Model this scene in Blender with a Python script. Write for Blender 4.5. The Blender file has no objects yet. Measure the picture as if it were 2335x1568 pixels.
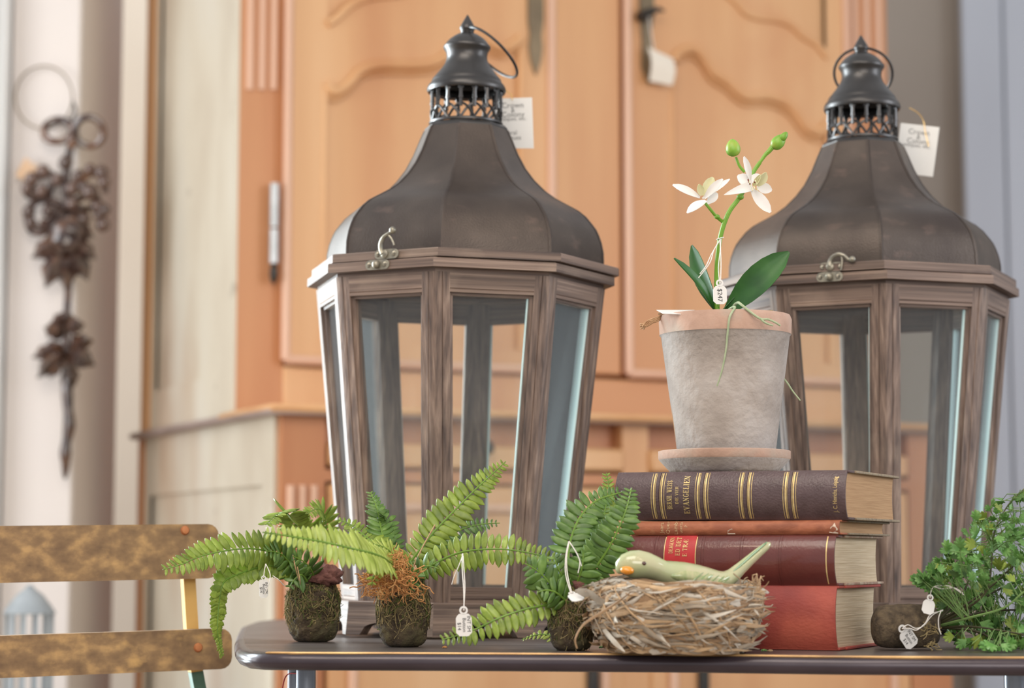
import bpy, bmesh, math, random
from mathutils import Vector, Matrix, noise
random.seed(11)
scene = bpy.context.scene
C = scene.collection
PI = math.pi
rad = math.radians
V = Vector

# ---------------------------------------------------------------- camera, world, lights, exposure
F = 4900.0                                   # focal length in pixels of the 2335 px wide frame
PITCH = math.atan(486 / F)
CP, SP = math.cos(PITCH), math.sin(PITCH)
CAMZ = 0.837
cam = bpy.data.cameras.new('camera')
camo = bpy.data.objects.new('camera', cam)
C.objects.link(camo)
camo.location = (0, 0, CAMZ)
camo.rotation_euler = (PI / 2 + PITCH, 0, 0)
cam.sensor_fit = 'HORIZONTAL'
cam.sensor_width = 36
cam.lens = F / 2335 * 36
cam.clip_start = 0.05
cam.dof.use_dof = True
cam.dof.focus_distance = 2.36
cam.dof.aperture_fstop = 4.2
scene.camera = camo

w = bpy.data.worlds.new('world')
scene.world = w
w.use_nodes = True
bg = w.node_tree.nodes['Background']
bg.inputs[0].default_value = (0.95, 0.97, 1.0, 1)
bg.inputs[1].default_value = 0.68


def area(name, loc, target, sx, sy, power, col):
    l = bpy.data.lights.new(name, 'AREA')
    l.shape = 'RECTANGLE'
    l.size, l.size_y, l.energy, l.color = sx, sy, power, col
    o = bpy.data.objects.new(name, l)
    C.objects.link(o)
    o.location = loc
    o.rotation_euler = (V(target) - V(loc)).to_track_quat('-Z', 'Y').to_euler()
    return o


area('window_daylight', (-2.0, 3.75, 1.4), (-1.54, 1.8, 1.25), 1.0, 1.9, 235, (0.82, 0.95, 1.0))
area('left_fill', (-2.6, 2.9, 1.5), (-0.9, 4.8, 1.2), 1.0, 1.8, 36, (0.93, 0.97, 1.0))  # added fill that brightens the cream side and the white post
area('right_window_daylight', (3.0, 2.3, 1.7), (0.4, 3.0, 1.0), 1.2, 1.8, 44, (0.86, 0.93, 1.0))
area('rear_wall_fill', (-1.7, 4.9, 2.3), (-1.15, 6.3, 1.2), 1.1, 1.1, 15, (1.0, 0.94, 0.86))  # added fill for the beige wall between post and cupboard
area('overhead_fill', (-0.5, 0.9, 2.95), (-0.3, 2.2, 0.8), 1.6, 1.2, 34, (1.0, 0.92, 0.8))  # added warm overhead fill, gives the metal something to reflect
area('shop_front_daylight', (0.9, -2.6, 2.2), (0.1, 3.0, 0.9), 3.0, 1.6, 76, (1.0, 0.95, 0.89))
for i in range(9):                            # warm track bulbs of the shop, over and behind the camera
    l = bpy.data.lights.new('track_bulb', 'POINT')
    l.energy, l.color, l.shadow_soft_size = 3.6, (1.0, 0.82, 0.58), 0.04
    o = bpy.data.objects.new('track_bulb', l)
    C.objects.link(o)
    o.location = (-1.3 + 0.36 * i, -0.2 + 0.5 * ((i * 7) % 4), 2.25 + 0.12 * ((i * 3) % 3))

scene.view_settings.view_transform = 'Standard'
scene.view_settings.look = 'None'
scene.view_settings.exposure = 0.0
scene.view_settings.gamma = 1.0
scene.view_settings.use_curve_mapping = False


# ---------------------------------------------------------------- pixel rays of the photograph -> real points
def ray(px, py):
    u, v = (px - 1167.5) / F, (784 - py) / F
    return V((u, CP - v * SP, SP + v * CP))


def P(px, py, D):                             # point at distance D into the room
    r = ray(px, py)
    return V((0, 0, CAMZ)) + r * (D / r.y)


TZ = 0.74


def T(px, py, z=TZ):                          # point on the table top
    r = ray(px, py)
    return V((0, 0, CAMZ)) + r * ((z - CAMZ) / r.z)


# ---------------------------------------------------------------- mesh helpers
class MB:
    def __init__(s):
        s.v, s.f, s.m = [], [], []

    def add(s, vs, fs, mi=0):
        k = len(s.v)
        s.v += [tuple(a) for a in vs]
        s.f += [tuple(i + k for i in f) for f in fs]
        s.m += [mi] * len(fs)
        return s

    def box(s, x0, x1, y0, y1, z0, z1, b=0.0, mi=0):
        if b <= 0:
            vs = [(x, y, z) for z in (z0, z1) for y in (y0, y1) for x in (x0, x1)]
            return s.add(vs, [(0, 2, 3, 1), (4, 5, 7, 6), (0, 1, 5, 4), (2, 6, 7, 3), (0, 4, 6, 2), (1, 3, 7, 5)], mi)
        bm = bmesh.new()
        bmesh.ops.create_cube(bm, size=1)
        for q in bm.verts:
            q.co = V(((x0 + x1) / 2 + q.co.x * (x1 - x0), (y0 + y1) / 2 + q.co.y * (y1 - y0), (z0 + z1) / 2 + q.co.z * (z1 - z0)))
        bmesh.ops.bevel(bm, geom=list(bm.edges), offset=b, segments=1, affect='EDGES')
        return s.bm(bm, mi)

    def bm(s, bm, mi=0):
        bm.verts.ensure_lookup_table()
        bm.verts.index_update()
        s.add([q.co[:] for q in bm.verts], [[q.index for q in f.verts] for f in bm.faces], mi)
        bm.free()
        return s

    def tube(s, pts, r, n=6, mi=0, flat=1.0, up=None, cap=True):
        pts = [V(p) for p in pts]
        m = len(pts)
        rs = r if isinstance(r, (list, tuple)) else [r] * m
        t0 = (pts[1] - pts[0]).normalized()
        nn = V(up) if up else (V((0, 0, 1)) if abs(t0.z) < 0.9 else V((1, 0, 0)))
        k = len(s.v)
        for i in range(m):
            t = (pts[min(i + 1, m - 1)] - pts[max(i - 1, 0)]).normalized()
            nn = (nn - t * nn.dot(t))
            nn = nn.normalized() if nn.length > 1e-9 else t.orthogonal().normalized()
            bb = t.cross(nn)
            for j in range(n):
                a = 2 * PI * j / n
                s.v.append(tuple(pts[i] + (bb * math.cos(a) + nn * (math.sin(a) * flat)) * rs[i]))
        for i in range(m - 1):
            for j in range(n):
                a, b = k + i * n + j, k + i * n + (j + 1) % n
                s.f.append((a, b, b + n, a + n))
                s.m.append(mi)
        if cap:
            s.f += [tuple(k + j for j in reversed(range(n))), tuple(k + (m - 1) * n + j for j in range(n))]
            s.m += [mi, mi]
        return s

    def lathe(s, prof, n=32, c=(0, 0), mi=0, ph=0.0, close=False):
        k = len(s.v)
        for r_, z in prof:
            for j in range(n):
                a = 2 * PI * j / n + ph
                s.v.append((c[0] + r_ * math.sin(a), c[1] - r_ * math.cos(a), z))
        for i in range(len(prof) - 1):
            for j in range(n):
                a, b = k + i * n + j, k + i * n + (j + 1) % n
                s.f.append((a, b, b + n, a + n))
                s.m.append(mi)
        if close:
            s.f += [tuple(k + j for j in reversed(range(n))), tuple(k + (len(prof) - 1) * n + j for j in range(n))]
            s.m += [mi, mi]
        return s

    def prism(s, poly, y0, y1, mi=0):          # polygon in x,z pushed from y0 to y1
        n = len(poly)
        s.add([(x, y0, z) for x, z in poly] + [(x, y1, z) for x, z in poly],
              [tuple(range(n)), tuple(range(2 * n - 1, n - 1, -1))] +
              [((i + 1) % n, i, n + i, n + (i + 1) % n) for i in range(n)], mi)
        return s

    def strip(s, lo, hi, y0, y1, mi=0):        # slab between two x,z polylines of equal length
        n = len(lo)
        vs = [(x, y, z) for y in (y0, y1) for x, z in list(lo) + list(hi)]
        fs = []
        for i in range(n - 1):
            fs.append((i, i + 1, n + i + 1, n + i))
            fs.append((2 * n + i + 1, 2 * n + i, 3 * n + i, 3 * n + i + 1))
            fs.append((i + 1, i, 2 * n + i, 2 * n + i + 1))
            fs.append((n + i, n + i + 1, 3 * n + i + 1, 3 * n + i))
        fs.append((0, n, 3 * n, 2 * n))
        fs.append((n - 1, 3 * n - 1, 4 * n - 1, 2 * n - 1))
        return s.add(vs, fs, mi)

    def blob(s, c, r, nu=16, nv=10, amp=0.0, fr=3.0, seed=0.0, mi=0, rot=None):
        vs, fs = [], []
        r = V(r) if not isinstance(r, (int, float)) else V((r, r, r))
        for i in range(nv + 1):
            th = PI * i / nv
            for j in range(nu):
                a = 2 * PI * j / nu
                d = V((math.sin(th) * math.cos(a), math.sin(th) * math.sin(a), math.cos(th)))
                k = 1 + amp * noise.noise(d * fr + V((seed, seed * 2, 0))) + amp * .5 * noise.noise(d * fr * 2.7 + V((0, seed, 4)))
                p = V((d.x * r.x, d.y * r.y, d.z * r.z)) * k
                if rot:
                    p = rot @ p
                vs.append(p + V(c))
        for i in range(nv):
            for j in range(nu):
                a, b = i * nu + j, i * nu + (j + 1) % nu
                fs.append((a, a + nu, b + nu, b))
        return s.add(vs, fs, mi)

    def mesh(s, name, mats, smooth=True, sharp=40):
        me = bpy.data.meshes.new(name)
        me.from_pydata(s.v, [], s.f)
        for m in (mats if isinstance(mats, (list, tuple)) else [mats]):
            me.materials.append(m)
        if any(s.m):
            me.polygons.foreach_set('material_index', s.m)
        bm = bmesh.new()
        bm.from_mesh(me)
        bmesh.ops.remove_doubles(bm, verts=bm.verts, dist=1e-7)
        bmesh.ops.recalc_face_normals(bm, faces=bm.faces)
        if smooth:
            ca = math.cos(rad(sharp))
            for f in bm.faces:
                f.smooth = True
            for e in bm.edges:
                if len(e.link_faces) == 2 and e.link_faces[0].normal.dot(e.link_faces[1].normal) < ca:
                    e.smooth = False
        bm.to_mesh(me)
        bm.free()
        return me

    def build(s, name, mats, parent=None, smooth=True, sharp=40, **kw):
        return put(name, s.mesh(name, mats, smooth, sharp), parent, **kw)


def put(name, me, parent=None, loc=None, rot=None, matrix=None):
    o = bpy.data.objects.new(name, me)
    C.objects.link(o)
    if parent:
        o.parent = parent
    if matrix is not None:
        o.matrix_local = matrix
    if loc is not None:
        o.location = loc
    if rot is not None:
        o.rotation_euler = rot
    return o


def tag(o, label=None, cat=None, group=None, kind=None):
    for k, v in (('label', label), ('category', cat), ('group', group), ('kind', kind)):
        if v:
            o[k] = v
    return o


def thing(name, label, cat, loc=(0, 0, 0), rot=(0, 0, 0), group=None):
    o = bpy.data.objects.new(name, None)
    C.objects.link(o)
    o.empty_display_size = 0.02
    o.location = loc
    o.rotation_euler = rot
    return tag(o, label, cat, group)


def struct(o, label=None):
    return tag(o, label, None, None, 'structure')


def spline(pts, n=6):
    pts = [V(p) for p in pts]
    out = []
    for i in range(len(pts) - 1):
        p0, p1, p2, p3 = pts[max(i - 1, 0)], pts[i], pts[i + 1], pts[min(i + 2, len(pts) - 1)]
        for k in range(n):
            t = k / n
            out.append(0.5 * ((2 * p1) + (p2 - p0) * t + (2 * p0 - 5 * p1 + 4 * p2 - p3) * t * t + (3 * p1 - p0 - 3 * p2 + p3) * t ** 3))
    out.append(pts[-1])
    return out


def lin(c):
    return tuple(((x / 255) / 12.92 if x <= 10 else (((x / 255) + .055) / 1.055) ** 2.4) for x in c) + (1,)


def interp(t, tab):
    for i in range(len(tab) - 1):
        if t <= tab[i + 1][0]:
            a, b = tab[i], tab[i + 1]
            k = (t - a[0]) / (b[0] - a[0])
            return a[1] + (b[1] - a[1]) * max(0, min(1, k))
    return tab[-1][1]


# ---------------------------------------------------------------- materials
def M(name, cols, scale=8, st=(1, 1, 1), rough=.5, metal=0, bump=0, bscale=None, bst=None, detail=5, rnd=0, spec=.5, coat=0,
      sss=0, translucent=0, spread=.22, over=None, dist=0.0):
    m = bpy.data.materials.new(name)
    m.use_nodes = True
    nt = m.node_tree
    N, L = nt.nodes, nt.links
    b = N['Principled BSDF']
    b.inputs['Roughness'].default_value = rough
    b.inputs['Metallic'].default_value = metal
    b.inputs['Specular IOR Level'].default_value = spec
    b.inputs['Coat Weight'].default_value = coat
    b.inputs['Coat Roughness'].default_value = .08
    if sss:
        b.inputs['Subsurface Weight'].default_value = sss
        b.inputs['Subsurface Scale'].default_value = .005
    tc = N.new('ShaderNodeTexCoord')

    def noise_(sc, s_, det=detail, d=dist):
        mp = N.new('ShaderNodeMapping')
        mp.inputs['Scale'].default_value = s_
        L.new(tc.outputs['Object'], mp.inputs[0])
        if rnd:
            oi = N.new('ShaderNodeObjectInfo')
            mm = N.new('ShaderNodeMath')
            mm.operation = 'MULTIPLY'
            mm.inputs[1].default_value = 37.0
            L.new(oi.outputs['Random'], mm.inputs[0])
            cx = N.new('ShaderNodeCombineXYZ')
            for k in range(3):
                L.new(mm.outputs[0], cx.inputs[k])
            L.new(cx.outputs[0], mp.inputs['Location'])
        nz = N.new('ShaderNodeTexNoise')
        nz.inputs['Scale'].default_value = sc
        nz.inputs['Detail'].default_value = det
        nz.inputs['Distortion'].default_value = d
        L.new(mp.outputs[0], nz.inputs['Vector'])
        return nz.outputs['Fac']

    if len(cols) == 1:
        col = N.new('ShaderNodeRGB')
        col.outputs[0].default_value = lin(cols[0])
        out = col.outputs[0]
    else:
        cr = N.new('ShaderNodeValToRGB')
        e = cr.color_ramp.elements
        n = len(cols)
        while len(e) < n:
            e.new(.5)
        for i, c_ in enumerate(cols):
            e[i].position = .5 - spread + 2 * spread * i / (n - 1)
            e[i].color = lin(c_)
        L.new(noise_(scale, st), cr.inputs[0])
        out = cr.outputs[0]
    for ov in (over or []):                      # stains, wear: (colour, scale, stretch, lo, hi, amount)
        oc, osc, ost, lo, hi, am = ov
        mr = N.new('ShaderNodeMapRange')
        mr.inputs['From Min'].default_value = lo
        mr.inputs['From Max'].default_value = hi
        mr.inputs['To Max'].default_value = am
        L.new(noise_(osc, ost, 6), mr.inputs[0])
        mx = N.new('ShaderNodeMix')
        mx.data_type = 'RGBA'
        L.new(mr.outputs[0], mx.inputs[0])
        L.new(out, mx.inputs[6])
        mx.inputs[7].default_value = lin(oc)
        out = mx.outputs[2]
    if rnd:
        oi = N.new('ShaderNodeObjectInfo')
        mr = N.new('ShaderNodeMapRange')
        mr.inputs['To Min'].default_value = 1 - rnd
        mr.inputs['To Max'].default_value = 1 + rnd
        L.new(oi.outputs['Random'], mr.inputs[0])
        hs = N.new('ShaderNodeHueSaturation')
        L.new(mr.outputs[0], hs.inputs['Value'])
        L.new(out, hs.inputs['Color'])
        out = hs.outputs[0]
    L.new(out, b.inputs['Base Color'])
    if bump:
        bp = N.new('ShaderNodeBump')
        bp.inputs['Strength'].default_value = bump
        bp.inputs['Distance'].default_value = .002
        L.new(noise_(bscale or scale * 3, bst or st), bp.inputs['Height'])
        L.new(bp.outputs[0], b.inputs['Normal'])
    if translucent:
        tr = N.new('ShaderNodeBsdfTranslucent')
        L.new(out, tr.inputs[0])
        mx = N.new('ShaderNodeMixShader')
        mx.inputs[0].default_value = translucent
        L.new(b.outputs[0], mx.inputs[1])
        L.new(tr.outputs[0], mx.inputs[2])
        L.new(mx.outputs[0], N['Material Output'].inputs[0])
    return m


def glass_mat():
    m = bpy.data.materials.new('clear_glass')
    m.use_nodes = True
    N, L = m.node_tree.nodes, m.node_tree.links
    N.remove(N['Principled BSDF'])
    tr, gl, df = N.new('ShaderNodeBsdfTransparent'), N.new('ShaderNodeBsdfGlossy'), N.new('ShaderNodeBsdfDiffuse')
    tr.inputs[0].default_value = (.97, .985, .98, 1)
    gl.inputs['Roughness'].default_value = .02
    fr = N.new('ShaderNodeFresnel')
    fr.inputs[0].default_value = 1.25
    a, b = N.new('ShaderNodeMixShader'), N.new('ShaderNodeMixShader')
    L.new(fr.outputs[0], a.inputs[0])
    L.new(tr.outputs[0], a.inputs[1])
    L.new(gl.outputs[0], a.inputs[2])
    b.inputs[0].default_value = .035             # a film of dust
    df.inputs[0].default_value = (.8, .8, .82, 1)
    L.new(a.outputs[0], b.inputs[1])
    L.new(df.outputs[0], b.inputs[2])
    L.new(b.outputs[0], N['Material Output'].inputs[0])
    return m


LW = [(64, 52, 48), (98, 80, 71), (124, 103, 91), (156, 134, 119)]
WEAR = [((170, 148, 130), 9, (1, 1, 1), .54, .74, .45)]
GRAIN = ((62, 48, 44), 60, (7, 7, .10), .55, .75, .45)
M_woodz = M('brown_wood_upright', LW, 34, (6, 6, .10), .55, bump=.3, rnd=.16, over=WEAR + [GRAIN], bst=(6, 6, .25), spread=.25)
M_woodx = M('brown_wood_level', LW, 34, (.10, 6, 6), .55, bump=.3, rnd=.16, over=WEAR + [((62, 48, 44), 60, (.10, 7, 7), .55, .75, .45)], bst=(.25, 6, 6), spread=.25)
M_roof = M('dark_lantern_metal', [(66, 56, 52), (78, 68, 62), (90, 79, 72)], 14, rough=.42, metal=.55, bump=.22, bscale=500, rnd=.1,
           over=[((124, 102, 92), 26, (1, 1, 2), .6, .8, .5), ((54, 46, 44), 6, (1, 1, 1), .5, .75, .5)])
M_black = M('black_lantern_metal', [(66, 64, 64), (84, 81, 80)], 30, rough=.36, metal=.7, bump=.05)
M_brass = M('aged_brass', [(112, 108, 100), (168, 160, 142)], 120, rough=.36, metal=.45)
M_glass = glass_mat()
M_edgeglint = M('aqua_edge_glint', [(214, 236, 236)], rough=.2)  # pale aqua paints the window light caught along the pane edges
M_table = M('dark_table_paint', [(66, 58, 56), (86, 77, 74), (106, 96, 92)], 26, (.25, 2, 1), .36, bump=.16, over=[((146, 130, 120), 7, (.5, 2, 1), .58, .8, .4)], bst=(.3, 3, 1))
M_edge = M('table_edge_band', [(56, 46, 52), (78, 68, 74)], 30, (.3, 1, 1), .27, metal=.25, bump=.06)
M_gold_wear = M('worn_bronze_rim', [(120, 92, 66), (190, 148, 96), (232, 190, 130)], 60, (.2, 1, 1), .4, metal=.3)
M_leg = M('dull_steel', [(92, 98, 108), (150, 156, 166)], 40, (1, 1, .1), .3, metal=.7)
M_pine = M('honey_pine', [(196, 140, 94), (209, 158, 110), (218, 172, 126)], 3.2, (1.6, 1.6, .14), .5, bump=.05, spread=.2,
           over=[((188, 122, 78), 2.4, (1.2, 1.2, .7), .6, .78, .5)])
M_pine_dark = M('amber_pine', [(164, 100, 60), (182, 120, 78), (196, 138, 94)], 3.2, (1.6, 1.6, .14), .5, spread=.2)
M_pine_lit = M('lit_pine_bead', [(206, 160, 132), (222, 182, 156)], 4, (1, 1, .2), .45)  # light caught by the rounded mouldings, painted in as paler pine
M_cream = M('cream_paint', [(190, 175, 154), (212, 202, 183), (220, 214, 201)], 2.2, (1, 1.5, .6), .6, spread=.25,
            over=[((170, 126, 92), 1.7, (1, 1.2, .4), .6, .75, .6), ((120, 104, 92), 9, (1, 1, 1), .68, .76, .5)])
M_ledge = M('grey_mauve_paint', [(150, 130, 122), (176, 158, 152)], 8, (1, 1, 3), .5)
M_iron = M('dull_iron', [(104, 88, 66), (136, 116, 88)], 14, rough=.5, metal=.3)
M_blackiron = M('black_iron', [(44, 40, 36), (66, 60, 54)], 20, rough=.45, metal=.5)
M_silver = M('hinge_steel', [(150, 150, 148), (190, 190, 190)], 20, rough=.35, metal=.6)
M_paper = M('white_card', [(226, 222, 218)], rough=.7)
M_paper2 = M('cream_card', [(226, 214, 198)], rough=.7)
M_kraft = M('tan_card', [(206, 172, 140)], rough=.8)
M_ink = M('black_ink', [(54, 50, 50)], rough=.6)
M_string = M('white_cotton_string', [(214, 206, 198), (236, 230, 224)], 300, rough=.9)
M_raffia = M('raffia', [(170, 130, 96), (202, 166, 128)], 90, (1, 1, 1), .8)
M_goldstring = M('gold_thread', [(206, 160, 92), (232, 190, 120)], 200, rough=.4, metal=.4)
M_clay = M('old_terracotta', [(148, 136, 128), (170, 158, 150), (184, 174, 168)], 22, rough=.9, bump=.9, bscale=110,
           over=[((188, 180, 176), 9, (1, 1, 1), .52, .72, .5), ((110, 92, 80), 60, (1, 1, 1), .68, .76, .6)])
M_clay_rim = M('terracotta_rim', [(170, 136, 118), (186, 152, 134), (178, 160, 146)], 26, rough=.9, bump=.5, bscale=120)
M_petal = M('white_petal', [(240, 234, 230), (246, 242, 240)], 60, rough=.5, translucent=.2)
M_lip = M('cream_lip', [(226, 220, 170), (238, 234, 200)], 80, rough=.5, translucent=.2)
M_speck = M('maroon_speck', [(120, 60, 50)], rough=.6)
M_stem = M('orchid_stem', [(96, 142, 34), (122, 164, 52)], 60, (1, 1, .5), .42)
M_oleaf = M('orchid_leaf', [(30, 70, 28), (42, 88, 34), (58, 104, 42)], 30, (1, 1, 1), .38, bump=.05, rnd=.08)
M_bud = M('orchid_bud', [(98, 146, 44), (128, 170, 58), (160, 168, 70)], 50, rough=.42)
M_root = M('orchid_root', [(150, 166, 128), (176, 184, 150)], 120, rough=.65)
M_fern = M('fern_green', [(102, 126, 42), (132, 152, 58), (162, 180, 84)], 1.6, rough=.36, rnd=.2, translucent=.16, bump=.05, bscale=5)
M_fern_dark = M('fern_deep_green', [(68, 98, 44), (90, 122, 54), (120, 150, 74)], 1.6, rough=.36, rnd=.2, translucent=.14, bump=.05, bscale=5)
M_fern_light = M('fern_pale_green', [(146, 164, 64), (170, 184, 86), (188, 198, 112)], 1.6, rough=.4, rnd=.14, translucent=.2)
M_fstem = M('fern_stem', [(92, 124, 40), (116, 148, 56)], 60, rough=.5)
M_soil = M('dark_moss_soil', [(58, 46, 36), (84, 70, 54), (108, 96, 66)], 90, rough=.95, bump=1.0, bscale=330,
           over=[((96, 98, 56), 34, (1, 1, 1), .54, .7, .6), ((46, 36, 32), 22, (1, 1, 1), .55, .7, .6)])
M_moss = M('olive_moss_fibre', [(112, 100, 62), (146, 128, 88), (166, 146, 106)], 60, rough=.9)
M_moss2 = M('green_moss_fibre', [(70, 84, 34), (96, 106, 50)], 60, rough=.9)
M_mauve = M('mauve_clay', [(104, 66, 62), (132, 88, 80)], 90, rough=.95, bump=1.0, bscale=300)
M_orange = M('orange_root_fibre', [(150, 94, 48), (190, 132, 76), (212, 164, 110)], 160, rough=.85)
M_straw = [M('straw_tan', [(166, 134, 100), (200, 168, 130)], 90, (.3, 1, 1), .75, rnd=.2, translucent=.1),
           M('straw_grey', [(138, 122, 104), (180, 164, 144)], 90, (.3, 1, 1), .75, rnd=.2, translucent=.1),
           M('straw_white', [(188, 174, 156), (216, 206, 192)], 90, (.3, 1, 1), .75, rnd=.1, translucent=.1),
           M('straw_brown', [(130, 100, 72), (164, 132, 98)], 60, (.3, 1, 1), .75, rnd=.16)]
M_nestcore = M('nest_core', [(70, 56, 46), (112, 92, 74)], 90, (.3, .3, 1), .95, bump=.8, bscale=160)
M_bird = M('celadon_glaze', [(160, 172, 122), (178, 180, 138), (202, 184, 154)], 22, (1, 1, 1.6), .12, coat=.6, spread=.3)
M_birdwing = M('celadon_wing', [(132, 152, 96), (190, 182, 140)], 210, (1, .2, .45), .14, coat=.6)
M_birdtail = M('green_tail_stripe', [(104, 146, 106)], rough=.14, coat=.6)
M_feather = M('olive_feather_line', [(134, 154, 104)], rough=.14, coat=.6)
M_beak = M('orange_beak', [(226, 144, 44)], rough=.2, coat=.5)
M_eye = M('brown_eye', [(74, 36, 26)], rough=.2, coat=.5)
M_bk1 = M('dark_brown_leather', [(76, 58, 58), (94, 75, 76)], 60, rough=.33, bump=.35, bscale=420, over=[((120, 98, 88), 30, (1, 1, 1), .7, .8, .5)])
M_bk2 = M('tan_leather', [(140, 80, 56), (170, 102, 72), (152, 88, 64)], 60, (.5, 1, 1), .6, bump=.5, bscale=160, spread=.14, over=[((206, 150, 110), 60, (1, 1, 1), .66, .78, .5)])
M_bk3 = M('maroon_leather', [(92, 44, 40), (108, 54, 48)], 24, rough=.24, bump=.12, bscale=300, coat=.25)
M_bk4 = M('red_cloth', [(142, 52, 44), (160, 66, 54), (174, 84, 66)], 12, (.6, 1, 1), .6, bump=.3, bscale=320, over=[((196, 112, 90), 26, (1, 1, 1), .64, .82, .5), ((104, 34, 38), 11, (1, 1, 1), .48, .72, .8)])
M_board = M('marbled_board', [(116, 100, 82), (150, 132, 108), (98, 82, 68)], 80, rough=.7)
M_boardw = M('pale_board', [(176, 158, 134), (150, 118, 100), (196, 182, 160)], 60, rough=.75)
M_spot = M('torn_paper', [(220, 198, 178)], rough=.9)
M_page1 = M('brown_page_edges', [(164, 126, 90), (186, 148, 110)], 260, (.06, .06, 2.4), .9, bump=.3, bst=(.06, .06, 2.4), bscale=320)
M_page2 = M('cream_page_edges', [(184, 160, 130), (212, 192, 164)], 260, (.05, .05, 2.4), .9, bump=.4, bst=(.05, .05, 2.4), bscale=300)
M_gilt = M('gold_leaf', [(206, 172, 108), (234, 208, 150)], 200, rough=.35, metal=.35)
M_redlabel = M('red_label', [(176, 40, 44), (190, 54, 56)], 60, rough=.4)
M_bushleaf = M('button_leaf', [(76, 124, 54), (106, 154, 76), (140, 178, 106)], 1.5, rough=.4, rnd=.28, translucent=.18)
M_bushleaf2 = M('button_leaf_yellow', [(134, 158, 62), (160, 176, 84)], 1.5, rough=.45, rnd=.18, translucent=.18)
M_bushstem = M('dark_twig', [(52, 44, 30), (80, 76, 46)], 60, rough=.6)
M_bushstalk = M('green_stalk', [(110, 142, 76), (132, 160, 96)], 60, rough=.6)
M_foam = M('brown_turf', [(58, 48, 38), (88, 74, 58), (112, 96, 74)], 130, rough=.98, bump=1.0, bscale=420, over=[((92, 92, 52), 18, (1, 1, 1), .55, .75, .4)])
M_slat = M('ochre_paint_worn', [(112, 86, 62), (138, 108, 76), (184, 146, 98)], 60, (.7, 1, 1), .7, bump=.12, spread=.2,
           over=[((212, 168, 106), 28, (.8, 1, 1), .6, .72, .7), ((108, 82, 62), 40, (1, 1, 1), .6, .74, .4)])
M_yellow = M('yellow_paint', [(206, 160, 92), (218, 176, 108)], 20, rough=.85, over=[((92, 70, 52), 60, (1, 1, 1), .7, .76, .8)])
M_green = M('green_chair_paint', [(56, 92, 76), (84, 116, 98)], 40, rough=.5)
M_rivet = M('copper_rivet', [(176, 104, 64), (196, 128, 84)], 60, rough=.5, metal=.3)
M_carve = M('carved_dark_wood', [(48, 34, 32), (76, 54, 46), (116, 80, 56)], 30, rough=.24, rnd=.3, coat=.7)
M_greymetal = M('pale_grey_metal', [(140, 146, 150), (170, 176, 180)], 20, rough=.5, metal=.2)
M_wallpost = M('pinkish_white_paint', [(216, 207, 202), (222, 214, 210)], 1.5, rough=.7)
M_wallback = M('beige_plaster', [(206, 194, 178), (220, 210, 196)], 1.2, rough=.85)
M_wallr = M('taupe_plaster', [(150, 140, 130), (162, 152, 142)], 1.0, rough=.85)
M_plank = M('blue_grey_boards', [(172, 176, 186), (188, 193, 204)], 1.4, (2, 2, .3), .7, rnd=.06)
M_white = M('white_window_paint', [(236, 238, 240)], rough=.5)
M_floor = M('grey_boards', [(120, 104, 90), (150, 132, 114)], 3, (.3, 3, 1), .6)
M_redcord = M('red_thread', [(196, 60, 64)], rough=.7)
M_outside = M('pale_stone', [(214, 216, 218)], rough=.8)


# ---------------------------------------------------------------- lettering
_tc = {}


def text_geo(body, size, thick=0.0):
    """flat letters of Blender's own font, centred, as verts and faces in x,y"""
    key = (body, size)
    if key not in _tc:
        cu = bpy.data.curves.new('lettering', 'FONT')
        cu.body, cu.size, cu.align_x, cu.align_y, cu.resolution_u = body, size, 'CENTER', 'CENTER', 2
        ob = bpy.data.objects.new('lettering', cu)
        me = bpy.data.meshes.new_from_object(ob)
        _tc[key] = ([v.co.copy() for v in me.vertices], [tuple(p.vertices) for p in me.polygons])
        bpy.data.objects.remove(ob)
        bpy.data.curves.remove(cu)
        bpy.data.meshes.remove(me)
    return _tc[key]


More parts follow.
